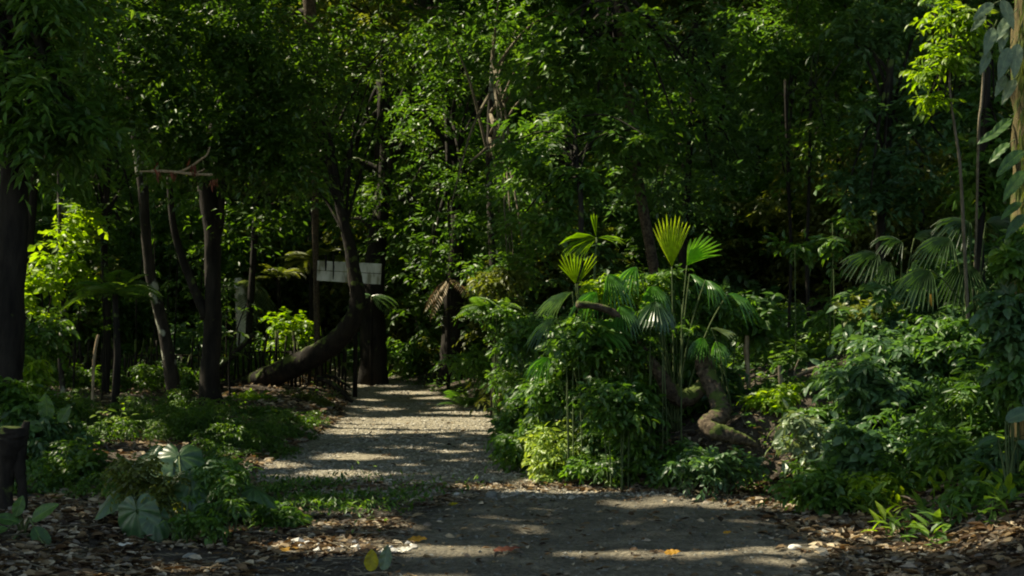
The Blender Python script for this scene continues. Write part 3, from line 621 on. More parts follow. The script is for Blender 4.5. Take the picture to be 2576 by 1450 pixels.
def scatter(n, region, kinds, name, label, cat, group, smin=.7, smax=1.3, mind=.35, sink=.05):
    got = []
    tries = 0
    while len(got) < n and tries < n * 60:
        tries += 1
        x, y = region()
        if any((x - a) ** 2 + (y - b) ** 2 < mind ** 2 for a, b in got): continue
        sc_ = random.uniform(smin, smax)
        if blocked(x, y, float(H(x, y)), .5 * sc_): continue
        got.append((x, y))
        k = random.choice(kinds)
        o = inst(random.choice(SH[k]), name, None, (x, y, float(H(x, y)) - sink), random.uniform(0, 6.3), sc_, (random.uniform(-.15, .15), random.uniform(-.15, .15)))
        tag(o, label, cat, group)
def vis(x, y, m=.6): return abs(x) < .37 * y + m
def reg_right(y0, y1, d0, d1):
    def f():
        while True:
            y = random.uniform(y0, y1); x = float(XR(y)) + random.uniform(d0, d1)
            if vis(x, y) and not (y < 15 and x < 2.2 and y < 14.6): return x, y
    return f
def reg_left(y0, y1, d0, d1):
    def f():
        while True:
            y = random.uniform(y0, y1); x = float(XL(y)) - random.uniform(d0, d1)
            if vis(x, y): return x, y
    return f
scatter(75, reg_right(14.9, 24, .15, 7), ['a', 'a', 'b', 'c'], 'shrub', 'leafy green shrub among many on the bank right of the track', 'shrub', 'shrubs over the bank right of the track', .85, 1.5)
scatter(50, reg_right(12, 17, .9, 5), ['b', 'b', 'a'], 'shrub', 'cool green broad-leaved shrub among others on the right-hand slope', 'shrub', 'broad-leaved shrubs on the slope at the right', .7, 1.15, .4)
scatter(50, reg_right(24, 40, -.1, 9), ['a', 'c', 'b', 'o'], 'shrub', 'dim shrub in the undergrowth where the track bends', 'shrub', 'shrubs round the bend of the track', 1.2, 2.3, .6)
scatter(30, reg_right(13.5, 22, .4, 6), ['f', 'f', 'fl'], 'fern', 'feathery fern among the shrubs on the right bank', 'fern', 'ferns in the right bank undergrowth', .6, 1.1, .5)
scatter(75, reg_right(9.5, 14.5, .25, 2.2), ['h'], 'herb', 'low leafy weed in the dead leaves on the right verge', 'weed', 'weeds in the leaf litter at the right', .6, 1.4, .16, .0)
scatter(52, reg_left(16, 28, .1, 5), ['c'], 'shrub', 'low shaded shrub on the bank left of the track', 'shrub', 'shrubs on the bank left of the track', .45, .9, .4)
scatter(48, reg_left(30, 42, -.2, 13), ['o', 'a', 'c', 'l'], 'shrub', 'shrub behind the stick fence in patchy light', 'shrub', 'shrubs behind the stick fence', 1.2, 2.2, .6)
scatter(24, reg_left(12.2, 16, 0.1, 2.6), ['c', 'a', 'h'], 'shrub', 'small dark shrub near the big heart-shaped leaves', 'shrub', 'small shrubs round the elephant ear plant', .35, .7, .25)
scatter(12, reg_left(17, 30, .3, 5), ['f'], 'fern', 'small fern in the shade left of the track', 'fern', 'ferns left of the track', .5, .9, .5)
for k in range(22):
    q = G(random.uniform(1910, 2130), random.uniform(960, 1010)); 
    tag(inst(random.choice(SH['a'] + SH['f']), 'shrub', None, q, random.uniform(0, 6.3), random.uniform(.25, .42)), 'small leafy tuft on the slope round the fallen branch', 'shrub', 'tufts round the fallen branch')
for k in range(34):
    q = G(random.uniform(20, 620), random.uniform(1030, 1120))
    tag(inst(random.choice(SH['c']), 'shrub', None, q, random.uniform(0, 6.3), random.uniform(.45, .8)), 'dark tangled shrub behind the elephant ear, in the left thicket', 'shrub', 'shrubs of the dark left thicket')
# ground cover that nobody could count
mb = MB()
n = 26000; y = 12.5 + 24 * rng.random(n); x = XR(y) + .05 + rng.random(n) ** 1.2 * 8; k = (np.abs(x) < .37 * y + .6) & ~((y < 14.8) & (x < 2.2)); x, y = x[k], y[k]; n = len(x)
pos = on_ground(x, y) + np.stack([np.zeros(n), np.zeros(n), rng.random(n) ** 1.5 * .3 * sst(-.05, .5, x - XR(y))], -1)
nr = rng.normal(size=(n, 3)) * .4; nr[:, 2] += 1; a = rng.random(n) * 6.28
mb.add(*place_leaves(T_DIA, pos, np.stack([np.cos(a), np.sin(a), rng.normal(size=n) * .3], -1), nr, .085 * rng.uniform(.6, 1.3, n), .5, rng.random(n)))
n = 9000; y = 14 + 20 * rng.random(n); x = XL(y) - .1 - rng.random(n) ** 1.1 * 7; k = fbm(x, y, .6, 3) > .22; x, y = x[k], y[k]; n = len(x)
pos = on_ground(x, y) + np.stack([np.zeros(n), np.zeros(n), rng.random(n) ** 2 * .2], -1)
nr = rng.normal(size=(n, 3)) * .4; nr[:, 2] += 1; a = rng.random(n) * 6.28
mb.add(*place_leaves(T_DIA, pos, np.stack([np.cos(a), np.sin(a), rng.normal(size=n) * .3], -1), nr, .075 * rng.uniform(.6, 1.3, n), .5, rng.random(n)))
tag(mb.build('ground_cover', M['mid']), 'low mat of small green leaves over both banks', 'ground cover', kind='stuff')
# patch of short grass and creeping weeds left of the clearing
mb = MB(); n = 5200; c = G(740, 1260); x = c[0] + rng.normal(size=n) * .75; y = c[1] + rng.normal(size=n) * .8
k = (fbm(x, y, 1.4, 3) > -.15) & (x < XM(y) - .1); x, y = x[k], y[k]; n = len(x)
a = rng.random(n) * 6.28; e = rng.uniform(.1, 1.1, n)
mb.add(*place_leaves(T_DIA, on_ground(x, y) + np.stack([0 * x, 0 * x, rng.random(n) * .09], -1), np.stack([np.cos(a) * np.cos(e), np.sin(a) * np.cos(e), np.sin(e)], -1), np.stack([-np.cos(a) * .4, -np.sin(a) * .4, np.ones(n)], -1), .06 * rng.uniform(.6, 1.4, n), .42, rng.random(n)))
tag(mb.build('weeds', M['mid']), 'patch of creeping green weeds between the elephant ear and the clearing', 'weeds', kind='stuff')

# ------------------------------------------------------------------ fan palms
def fan(mb, hub, d, up, size, nseg=14, spread=2.6, fuse=.6, droop=.25, pleat=.03, r=.5, gap=None):
    """pleated fan blade: d points along the middle segment, up is the blade's normal"""
    hub = np.asarray(hub, float); d = unit(np.asarray(d, float)); nn = np.asarray(up, float); nn = unit(nn - d * (nn @ d)); s = np.cross(nn, d)
    da = spread / nseg
    for i in range(nseg):
        if gap and gap[0] <= i < gap[1]: continue
        a0 = -spread / 2 + i * da; am = a0 + da / 2
        ln = size * (1 - .22 * abs(am / (spread / 2)) ** 2) * random.uniform(.93, 1.05)
        rows = [(.02, 1), (.25, 1), (fuse, 1), ((fuse + 1) / 2, .62), (.93, .22), (1.0, .0)]
        vs = []
        jd = random.uniform(.8, 1.3)
        for t, w_ in rows:
            for k, aa in enumerate((am - da / 2 * w_, am, am + da / 2 * w_)):
                p = hub + (d * math.cos(aa) + s * math.sin(aa)) * ln * t + nn * (pleat * size * min(t * 3, 1) * (1 if k != 1 else -1) * (w_ if t > fuse else 1))
                p = p + np.array([0, 0, -1]) * droop * jd * size * t ** 3
                vs.append(p)
        t_ = []
        for q in range(len(rows) - 1):
            b = q * 3
            for c in (0, 1): t_ += [[b + c, b + c + 1, b + c + 4], [b + c, b + c + 4, b + c + 3]]
        mb.add(vs, t_, np.clip(r + random.uniform(-.2, .2), 0, 1))
def fan_palm(base, leaves, label, mat='palm', group=None, name='fan_palm'):
    """leaves: (hub point, d, normal, size, kwargs)"""
    root = empty(name, base, label, 'palm', group)
    for hub, d, nn, size, kw in leaves:
        kw = dict(kw); lm = kw.pop('mat', mat)
        mb = MB(); fan(mb, hub, d, nn, size, **kw); lf = mb.build('leaf', M[lm], root)
        pm = MB(); b = np.array(base) + [random.uniform(-.05, .05), random.uniform(-.05, .05), 0]
        mid = b * .45 + np.array(hub) * .55 + [0, 0, .12 * np.linalg.norm(np.array(hub) - b)]
        p, r = smooth_path([b, mid, hub], [.014, .009, .006], 5); tube(pm, p, r, 5); pm.build('petiole', M['stem'], lf, True)
    return root
def D(du, dv, dy=0): return np.array([du, dy, -dv], float)       # direction given as seen from the front
gb = G(1660, 1010); bY = 14.9
fan_palm((P(1700, 1000, 15)[0], 15, H(P(1700, 1000, 15)[0], 15)), [
    (P(1690, 672, 14.6), D(.0, -1, .1), (-.3, -1, .2), .56, dict(spread=.95, nseg=11, fuse=.5, droop=0, mat='palm_backlit', r=.7, pleat=.02)),
    (P(1728, 668, 14.8), D(.6, -.7, .2), (-.4, -.8, .6), .48, dict(spread=1.3, nseg=9, fuse=.45, droop=.1, r=.9)),
    (P(1735, 690, 14.7), D(.8, .3, -.3), (.3, -.4, 1), .27, dict(spread=1.8, droop=.7, nseg=10)),
    (P(1775, 705, 14.4), D(.6, .3, -.4), (.2, -.2, 1), .3, dict(spread=2.0, droop=.7, nseg=12)),
    (P(1600, 672, 14.8), D(-.7, .3, -.4), (-.2, -.2, 1), .3, dict(spread=2.2, droop=.75, nseg=12)),
    (P(1650, 760, 14.2), D(0, .5, -.7), (.2, -.2, 1), .28, dict(spread=2.6, droop=.6, nseg=14, fuse=.8, r=.2, mat='taro')),
    (P(1830, 740, 14.6), D(1, .1, -.2), (0, -.3, 1), .36, dict(spread=1.7, droop=.7, nseg=10)),
    (P(1560, 770, 14.5), D(.5, .5, -.5), (0, -.5, 1), .3, dict(spread=2.3, droop=.6, nseg=14, r=.3)),
    (P(1640, 720, 14.9), D(.2, .4, -.6), (0, -.4, 1), .3, dict(spread=2.2, droop=.8, nseg=13)),
    (P(1690, 700, 15.2), D(.2, .6, .3), (0, -.4, 1), .3, dict(spread=2.2, droop=.8, nseg=13))],
    'tall fan palm with an upright yellow-green fan, above the twisted trunks')
fan_palm((P(1480, 1020, 15.2)[0], 15.2, H(P(1480, 1020, 15.2)[0], 15.2)), [
    (P(1448, 715, 14.6), D(-.25, -1, 0), (.1, -1, .25), .36, dict(spread=1.1, nseg=8, fuse=.5, droop=.02, mat='lime', r=.6)),
    (P(1452, 715, 14.6), D(.55, -.9, 0), (.1, -1, .25), .38, dict(spread=.45, nseg=4, fuse=.5, droop=.0, mat='lime', r=.8)),
    (P(1500, 598, 15.4), D(-.1, -1, 0), (-.2, -1, .1), .30, dict(spread=.35, nseg=3, fuse=.8, droop=0, mat='lime', r=.1)),
    (P(1500, 600, 15.4), D(-1, -.1, 0), (-.2, -1, .4), .42, dict(spread=.9, nseg=7, fuse=.7, droop=.35, mat='lime', r=.1)),
    (P(1500, 603, 15.4), D(-1, .5, -.2), (-.2, -.7, .8), .3, dict(spread=.9, nseg=7, fuse=.5, droop=.4, mat='lime', r=.4)),
    (P(1502, 600, 15.4), D(1, -.15, -.2), (-.2, -.4, 1), .34, dict(spread=.8, nseg=6, fuse=.4, droop=.35, mat='lime', r=.2)),
    (P(1440, 735, 14.4), D(-1, .3, -.3), (-.2, -.4, 1), .42, dict(spread=1.3, nseg=14, fuse=.55, droop=.45, mat='taro', r=.8)),
    (P(1500, 735, 14.5), D(-.7, .3, -.5), (0, -.4, 1), .34, dict(spread=1.9, nseg=14, fuse=.55, droop=.6)),
    (P(1400, 800, 14.4), D(-1, .5, -.3), (-.2, -.4, 1), .36, dict(spread=1.4, nseg=12, fuse=.4, droop=.5, r=.1, mat='taro')),
    (P(1480, 810, 14.4), D(.9, .2, -.3), (0, -1, .8), .5, dict(spread=1.1, nseg=9, fuse=.8, droop=.3, r=.5)),
    (P(1530, 690, 14.7), D(.5, .5, -.5), (0, -.4, 1), .34, dict(spread=2, nseg=12, fuse=.5, droop=.8)),
    (P(1380, 900, 15), D(-.7, .3, -.5), (0, -.4, 1), .3, dict(spread=2, nseg=12, fuse=.5, droop=.6, r=.3))],
    'fan palm with two lime fans and long grey drooping leaves, left in the palm clump')
# palm leaf over the right knee of the clump
fan_palm((P(1830, 1000, 14.8)[0], 14.8, H(P(1830, 1000, 14.8)[0], 14.8)), [
    (P(1790, 826, 14.3), D(1, .1, -.2), (0, -.5, 1), .25, dict(spread=.8, nseg=6, droop=.3, mat='grey_leaf', fuse=.8)),
    (P(1800, 860, 14.5), D(.3, .5, -.6), (0, -.4, 1), .22, dict(spread=1.8, nseg=10, droop=.6)),
    (P(1770, 850, 14.6), D(-.5, .5, -.6), (0, -.4, 1), .22, dict(spread=1.8, nseg=10, droop=.6))],
    'low fan palm with one pale folded leaf, right of the twisted trunks')
# shaded grey palms up the slope at the right
for ub, vb, Yb, lab, lv in [
    (2450, 830, 14.6, 'large shaded fan palm high on the slope at the right', [(2440, 560, -1, -.1), (2390, 600, -1, .3), (2480, 560, 1, -.2), (2500, 620, .8, .5), (2430, 660, -.3, .9), (2340, 680, -1, .5), (2520, 700, .8, .6)]),
    (2270, 860, 16, 'smaller shaded fan palm left of the large one on the slope', [(2270, 610, -1, -.3), (2300, 600, .8, -.5), (2240, 660, -1, .5), (2310, 680, .6, .8), (2270, 700, -.2, 1), (2210, 640, -1, .1)])]:
    bp_ = P(ub, vb, Yb)
    fan_palm((bp_[0], Yb, H(bp_[0], Yb)), [(P(a, b, Yb + random.uniform(-.4, .1)), D(c, d_, -.35), (0, -.5, 1), random.uniform(.36, .48), dict(spread=2.2, nseg=16, fuse=.45, droop=.45, mat='palm_shade', r=.4)) for a, b, c, d_ in lv], lab, 'blue')
# palm with hanging fronds beyond the fence, pale trunk
pt = P(608, 960, 37)
pp = empty('pale_palm', (pt[0], 37, H(pt[0], 37)), 'pale-trunked palm with drooping silvery fronds behind the stick fence', 'palm')
mb = MB(); p_, r_ = screen_path([(612, 990, 37, 15), (612, 880, 37, 18), (614, 800, 37, 22), (606, 740, 37, 17), (598, 700, 37, 9)]); tube(mb, p_, r_, 9, .08); mb.build('trunk', M['white'], pp, True)
for k, (dx, dz) in enumerate([(1, -.1), (.9, .3), (.6, .5), (.3, .6), (-.5, .3), (1, .1), (.8, -.4), (.2, -.2)]):
    mb = MB(); sm = MB(); frond_geo(mb, P(606, 730, 37), (dx, -.3, dz), None, 1.15, droop=.85, pairs=20, pl=.34, W=.12, r=.6, sm=sm); f_ = mb.build('frond', M['grey_leaf'], pp); sm.build('rachis', M['stem'], f_, True)
# frond dome over the stout trunk and beside the dark one
for (u, v, Y, lab, dirs, mt) in [(935, 745, 33.3, 'palm hat of arching grey fronds leaning on the stout dark trunk', [(1, .3), (.8, .05), (-.5, .3), (.6, -.2), (-.8, .05)], 'taro'),
                             (1128, 700, 32, 'dead straw-coloured frond cluster on the dark trunk at the bend', [(-.7, -.5), (-.5, -.7), (.6, -.2)], 'dry')]:
    bp_ = P(u, 900, Y); r0 = empty('palm', (bp_[0], Y, H(bp_[0], Y)), lab, 'palm')
    mb = MB(); tube(mb, [(bp_[0], Y, H(bp_[0], Y) - .1), P(u, v + 60, Y), P(u, v, Y)], [.05, .04, .03], 6, .1); mb.build('stem', M['bark'], r0, True)
    for dx, dz in dirs:
        mb = MB(); frond_geo(mb, P(u, v, Y), (dx, -.4, dz), None, .75, droop=.6, pairs=16, pl=.4, W=.14, r=.6); mb.build('frond', M[mt], r0)

# ------------------------------------------------------------------ bushes that stand out
def bush(u, v, Y, rx, rz, n, L, mat, label, W=.5, cr=.22, tw=6, lp=7, cat='bush', name='bush', tmpl=T_LEAF):
    c = P(u, v, Y); RX, RZ = px(rx, Y), px(rz, Y); g = float(H(c[0], Y)); r0 = empty(name, (c[0], Y, g), label, cat)
    q = rdir(n) * (rng.random((n, 1)) ** .45); C = c + q * np.array([RX, RX * .8, RZ]); C[:, 2] = np.maximum(C[:, 2], H(C[:, 0], C[:, 1]) + .06)
    mb = MB(); clumps(mb, C, cr, tw, lp, L, W, holes=True, tmpl=tmpl, tilt=.6); mb.build('foliage', M[mat], r0)
    sm = MB()
    for c_ in C[::9]:
        bx, by = c[0] + (c_[0] - c[0]) * random.uniform(.4, 1), Y + (c_[1] - Y) * random.uniform(.5, 1); gb_ = float(H(bx, by))
        p, r = smooth_path([(bx, by, gb_ - .05), (bx * .6 + c_[0] * .4, by, gb_ * .4 + c_[2] * .6), c_], [.008, .006, .003], 3); tube(sm, p, r, 4)
    sm.build('stem', M['stem'], r0, True); return r0
# tree fern / fern bush at the bend
def fern_bush(u, v, Y, n, length, label, mat, top=None):
    b = P(u, v, Y); g = float(H(b[0], Y)); r0 = empty('fern_bush', (b[0], Y, g), label, 'fern')
    z = b[2] if top else g
    for k in range(n):
        a = k * 2.4; e = random.uniform(.25, 1.0)
        mb = MB(); frond_geo(mb, (b[0], Y, z), (math.cos(a) * math.cos(e), math.sin(a) * math.cos(e), math.sin(e)), None, length * random.uniform(.75, 1.1), droop=random.uniform(.4, .7), pairs=20, pl=.26, W=.24); mb.build('frond', M[mat], r0)
    if top:
        mb = MB(); tube(mb, [(b[0], Y, g - .2), (b[0] + .05, Y, (g + z) / 2), (b[0], Y, z)], [.07, .06, .05], 7, .1); mb.build('trunk', M['bark'], r0, True)
fern_bush(1240, 790, 25.5, 22, .95, 'arching fern thicket right of the bend, its tips catching light', 'mid', True)
bush(1235, 830, 25, 75, 60, 34, .12, 'mid', 'bush hiding the foot of the arching fern thicket', cr=.32)
bush(1260, 700, 26, 70, 50, 26, .13, 'olive', 'olive bush hanging above the fern thicket', cr=.32)
fern_bush(1170, 860, 28, 12, .9, 'dark fern below the tree fern at the bend', 'mid')
fern_bush(290, 740, 22, 12, 1.1, 'green tree fern between lime sapling and S-shaped trunk', 'mid', True)
fern_bush(2050, 880, 16.8, 12, .7, 'bright green fern behind the curved fallen branch', 'mid')
fern_bush(1400, 1010, 16, 12, .6, 'fern under the palm clump beside the track', 'mid')
fern_bush(2080, 1180, 12.6, 14, .4, 'fine-leaved fern at the foot of the right slope', 'lime')
fern_bush(2540, 1180, 10.6, 10, .4, 'fern at the right edge above the dead leaves', 'mid')
fern_bush(700, 700, 38, 12, 1.2, 'golden fern crown beyond the fence left of the signboard', 'olive', True)
fern_bush(780, 660, 37, 12, 1.3, 'olive fern crown right beside the signboard', 'olive', True)

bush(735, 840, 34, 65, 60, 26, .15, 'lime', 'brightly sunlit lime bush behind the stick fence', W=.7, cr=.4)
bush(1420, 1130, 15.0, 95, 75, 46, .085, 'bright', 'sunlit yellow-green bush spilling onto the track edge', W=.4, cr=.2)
bush(1560, 1130, 14.8, 110, 80, 50, .08, 'small', 'dark leafy bush under the palms, by the clearing')
bush(1330, 1040, 17, 70, 60, 34, .09, 'mid', 'mid-green bush hugging the right track edge')
bush(1500, 930, 15.4, 140, 110, 70, .085, 'small', 'vine-draped bush heaped under the left palm')
bush(1680, 860, 15.4, 110, 70, 44, .085, 'mid', 'bush of small leaves between the palm stems', cr=.2)
bush(1660, 720, 15.2, 90, 50, 22, .09, 'mid', 'leafy climber heaped between the two palms', cr=.2)
bush(2160, 1130, 12.5, 90, 70, 30, .10, 'blue', 'shrub with round white-veined leaves at the foot of the slope', W=.75, cr=.16)
bush(2010, 1090, 13.1, 60, 60, 18, .11, 'grey_leaf', 'pale broad-leaved shrub lit at the left end of the slope', W=.5, cr=.16, tw=4, lp=5)
bush(2300, 880, 14, 150, 70, 40, .12, 'blue', 'wide cool green bush crowning the right slope', cr=.24)
bush(2200, 790, 15.5, 110, 30, 22, .09, 'olive', 'shrub with lit tips along the crest of the right slope')
bush(2060, 620, 16.6, 110, 16, 14, .10, 'mid', 'spray of leaves reaching left out of the dark over the slope', cr=.18)
bush(2100, 560, 17, 90, 12, 8, .09, 'mid', 'second leafy spray above the crest, in half shade', cr=.18)
bush(1800, 760, 15.6, 100, 60, 26, .1, 'mid', 'leafy bush right of the palm clump in shade')
bush(1890, 800, 16, 60, 40, 14, .15, 'mid', 'broad-leaved plant right of the palm clump', W=.7)
bush(740, 1075, 22.5, 60, 34, 26, .08, 'small', 'dark bush hugging the left edge of the lit gravel', cr=.25)
bush(560, 1110, 19.5, 90, 34, 30, .08, 'small', 'dark low bush on the bank behind the elephant ear', cr=.22)
bush(690, 1110, 20.2, 60, 26, 20, .07, 'small', 'dark low bush at the left edge of the gravel in shade', cr=.2)
bush(470, 1060, 22, 90, 30, 26, .08, 'small', 'dark bush below the forked trunk', cr=.24)
bush(120, 1020, 19, 80, 34, 22, .10, 'small', 'dark bush between the left trunk and the pale bent stick', cr=.24)
bush(30, 1000, 14.4, 70, 60, 26, .10, 'mid', 'bush covering the foot of the thick left trunk', cr=.2)
bush(560, 1200, 10.9, 70, 40, 22, .055, 'mid', 'sprig of small leaves standing before the right leaf of the elephant ear', cr=.13)
bush(330, 1190, 10.9, 60, 50, 22, .05, 'olive', 'thin creeper veiling the left leaf of the elephant ear', cr=.13)
bush(2060, 1230, 12.3, 90, 44, 34, .085, 'mid', 'leafy bush where the slope meets the mud, just past the pale shrub', cr=.18)
bush(640, 1060, 23, 110, 45, 34, .09, 'small', 'dark bush on the bank left of the lit track')
bush(640, 1010, 26, 50, 16, 12, .12, 'lime', 'low lit fern-like bush beneath the leaning trunk')
bush(760, 1010, 27, 60, 26, 14, .09, 'olive', 'small olive bush at the top of the root bank')
bush(100, 1090, 14.2, 110, 60, 30, .09, 'blue', 'cool green bush behind the mossy stump')
bush(200, 1180, 13.6, 110, 60, 34, .08, 'small', 'dark small-leaved bush left of the elephant ear')
bush(2530, 1180, 10.8, 70, 70, 16, .13, 'blue', 'blue-green leafy plant at the right edge')
bush(2450, 1000, 12, 100, 70, 26, .12, 'mid', 'strap-leaved green plants above the dead leaves at the right', W=.28, cr=.2)
bush(1200, 920, 28, 100, 40, 26, .12, 'mid', 'lush green bush on the right of the track bend', cr=.35)
bush(1290, 960, 24, 70, 45, 24, .11, 'mid', 'bush in half light just before the track bend', cr=.3)
bush(1030, 890, 35, 70, 34, 18, .16, 'mid', 'green ground bush at the end of the track', cr=.45)
bush(480, 860, 30, 60, 60, 18, .17, 'blue', 'grey-green leafy bush seen between the two dark trunks', cr=.4)
bush(100, 860, 22, 90, 70, 26, .13, 'mid', 'bush in half shade behind the pale upright stick', cr=.3)
bush(60, 940, 17, 60, 50, 14, .10, 'lime', 'fresh green bush at the foot of the thick left trunk', cr=.2)
bush(420, 1215, 12.6, 120, 60, 26, .06, 'olive', 'small-leaved olive vine in front of the elephant ear', cr=.14)
bush(600, 1280, 11.8, 110, 60, 28, .07, 'mid', 'weedy bush right of the elephant ear', W=.45, cr=.14)
bush(690, 1300, 11.4, 60, 30, 14, .08, 'mid', 'low weed clump at the edge of the leaf litter', W=.4, cr=.12)
bush(390, 1250, 10.9, 90, 60, 26, .05, 'olive', 'speckled small-leaved creeper growing through the elephant ear leaves', cr=.13, W=.5)
bush(520, 1300, 10.5, 90, 50, 22, .06, 'mid', 'low weeds under the right leaves of the elephant ear', cr=.13, W=.45)
bush(1705, 790, 14.4, 60, 60, 26, .07, 'mid', 'vine leaves hiding the stems of the tall fan palm', cr=.15)
bush(1610, 800, 14.5, 70, 50, 26, .075, 'small', 'small-leaved vine over the middle of the palm clump', cr=.16)
bush(1555, 1015, 14.2, 95, 80, 46, .09, 'mid', 'dense bush in front of the fan palm stems', cr=.2)
bush(1300, 1120, 16, 55, 50, 30, .08, 'mid', 'leafy bush leaning over the gravel edge, left of the sunlit bush', cr=.2)
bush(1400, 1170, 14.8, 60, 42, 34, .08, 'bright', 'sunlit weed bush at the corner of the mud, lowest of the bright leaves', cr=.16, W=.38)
bush(1480, 1180, 14.6, 80, 42, 34, .075, 'mid', 'green bush at the mud edge right of the bright corner', cr=.17)
bush(1590, 1185, 14.4, 90, 40, 34, .08, 'small', 'dark bush at the mud edge below the palms', cr=.18)
bush(1700, 1190, 14.2, 90, 26, 26, .08, 'mid', 'weedy bush along the mud below the hooked liana', cr=.17)
bush(1600, 1125, 14.5, 70, 36, 24, .09, 'mid', 'leafy heap left of the twisted trunk', cr=.2)
bush(1400, 960, 15.4, 90, 70, 44, .09, 'mid', 'bush rising at the left end of the palm clump', cr=.22)
bush(1350, 850, 17, 90, 60, 36, .1, 'mid', 'leafy shrub behind the left end of the palm clump', cr=.24)
bush(1580, 720, 15.3, 100, 50, 34, .08, 'lime', 'sunlit leafy creeper over the palm stems', cr=.18)
bush(1560, 870, 14.6, 90, 50, 34, .085, 'mid', 'creeper draped below the bare liana arm', cr=.19)
bush(1480, 850, 14.6, 120, 70, 44, .09, 'mid', 'leafy heap under the long grey palm leaves', cr=.2)
bush(1800, 1170, 13.6, 120, 40, 34, .08, 'blue', 'low cool green bush at the foot of the twisted trunk', cr=.17)
bush(2030, 925, 16.9, 90, 22, 20, .1, 'small', 'low dark leaves on the ledge above the curved fallen branch', cr=.2)
bush(2060, 985, 16.4, 90, 26, 20, .1, 'mid', 'leafy tuft behind the curved fallen branch', cr=.2)
bush(2090, 1060, 14, 80, 40, 26, .1, 'mid', 'bush right below the curved fallen branch', cr=.2)
bush(1960, 1010, 14.6, 80, 26, 16, .10, 'lime', 'bright leaves lit under the curved fallen branch', cr=.16)
bush(2200, 960, 13.6, 140, 60, 46, .11, 'blue', 'broad bush across the middle of the right slope', cr=.22)
bush(2440, 860, 13.6, 130, 60, 40, .11, 'mid', 'bush below the large shaded fan palm', cr=.22)
bush(2420, 1130, 11.6, 120, 50, 34, .09, 'mid', 'leafy growth low on the slope above the dead leaves', cr=.2, W=.35)
bush(2240, 1230, 11.9, 110, 36, 26, .07, 'lime', 'small fresh weeds along the foot of the right slope', cr=.15)
bush(2500, 1250, 10.4, 90, 50, 22, .09, 'mid', 'leafy weed bush in the lower right corner', cr=.16)
bush(2565, 640, 10.7, 34, 60, 14, .11, 'mid', 'creeper leaves wrapping the furry trunk low down', cr=.15)
bush(2560, 800, 10.6, 60, 70, 26, .11, 'blue', 'leafy shrub hiding the foot of the furry-barked trunk', cr=.18)
bush(2550, 960, 10.6, 60, 60, 22, .10, 'mid', 'shrub at the right edge below the hidden trunk foot', cr=.18)
for u_, v_, Y_, lab_ in [(100, 930, 27, 'dark shrub before the fence, nearest the left edge'), (210, 950, 27.5, 'dark shrub before the fence beside the bent stick'), (300, 960, 28, 'dark shrub before the fence right of the bent stick'), (385, 940, 28.5, 'dark shrub before the fence at the S-shaped trunk'), (480, 950, 28, 'dark shrub between the S-shaped and forked trunks'), (60, 1000, 20, 'dark shrub low behind the thick left trunk')]:
    bush(u_, v_, Y_, 60, 32, 20, .10, 'small', lab_, cr=.28)
# plant with glowing leaves on thin stems
def stem_plant(u, v, Y, tops, label, mat, L=.09, name='seedling', n=9, W=.5):
    b = G(u, v) if Y is None else np.array([P(u, v, Y)[0], Y, 0]); b[2] = H(b[0], b[1]); r0 = empty(name, b, label, 'plant')
    sm = MB(); mb = MB()
    for (ut, vt) in tops:
        t = P(ut, vt, b[1]); p, r = smooth_path([b - [0, 0, .04], (b + t) / 2 + [random.uniform(-.05, .05), 0, 0], t], [.006, .005, .002], 5); tube(sm, p, r, 4)
        q = p[3:]; k = np.linspace(0, len(q) - 1, n).astype(int); a = np.arange(n) * 2.4
        ax = np.stack([np.cos(a), np.sin(a), rng.uniform(-.2, .4, n)], -1)
        mb.add(*place_leaves(T_LEAF, q[k], ax, np.tile([[0, -.4, 1.]], (n, 1)) + rng.normal(size=(n, 3)) * .2, L * rng.uniform(.7, 1.2, n), W, rng.random(n)))
    sm.build('stem', M['stem'], r0, True); mb.build('foliage', M[mat], r0)
stem_plant(300, 1115, None, [(270, 1030), (315, 1010), (330, 1045), (240, 1040)], 'glowing lime seedling behind the elephant ear', 'lime', L=.11)
stem_plant(385, 1140, None, [(378, 1080), (400, 1068)], 'second, smaller glowing seedling beside the mossy fallen branch', 'lime', L=.09)

# bright sprig and epiphyte leaves upper right
sap = tree([(2440, 900, 14, 5), (2425, 600, 13.6, 4.5), (2415, 420, 13.4, 4), (2400, 310, 13.3, 3.5), (2388, 200, 13.2, 3), (2400, 60, 13.2, 2.5)],
     [(2380, 150, 13.2, 50, 45, 14, .2), (2430, 70, 13.2, 40, 45, 10, .2), (2335, 195, 13.2, 35, 20, 5, .2), (2370, 40, 13.3, 40, 40, 8, .25), (2360, 255, 13.3, 50, 20, 5, .2)], name='sapling', cat='sapling', label='thin sapling with brilliant yellow-green leaves at the upper right', bark='twig', leaf='lime', L=.085, W=.5, limbs=True, tw=5, lp=6, tmpl=T_LEAF)
tree([(2440, 900, 15, 3), (2455, 600, 14.5, 3), (2462, 330, 14, 3.5), (2470, 250, 14, 3.5), (2478, 120, 14, 3)], [(2500, 110, 14, 40, 30, 5, .2)], name='sapling', cat='sapling', label='bare grey stem beside the furry-barked tree', bark='twig', leaf='mid', L=.08, limbs=False)
rt = tree([(2600, 1000, 11, 52), (2598, 700, 11, 48), (2595, 400, 11, 44), (2590, 200, 11, 44), (2600, -80, 11, 44)], [], label='furry-barked trunk at the right edge draped with big grey-green leaves', bark='fibre', rough=.16, seg=16)
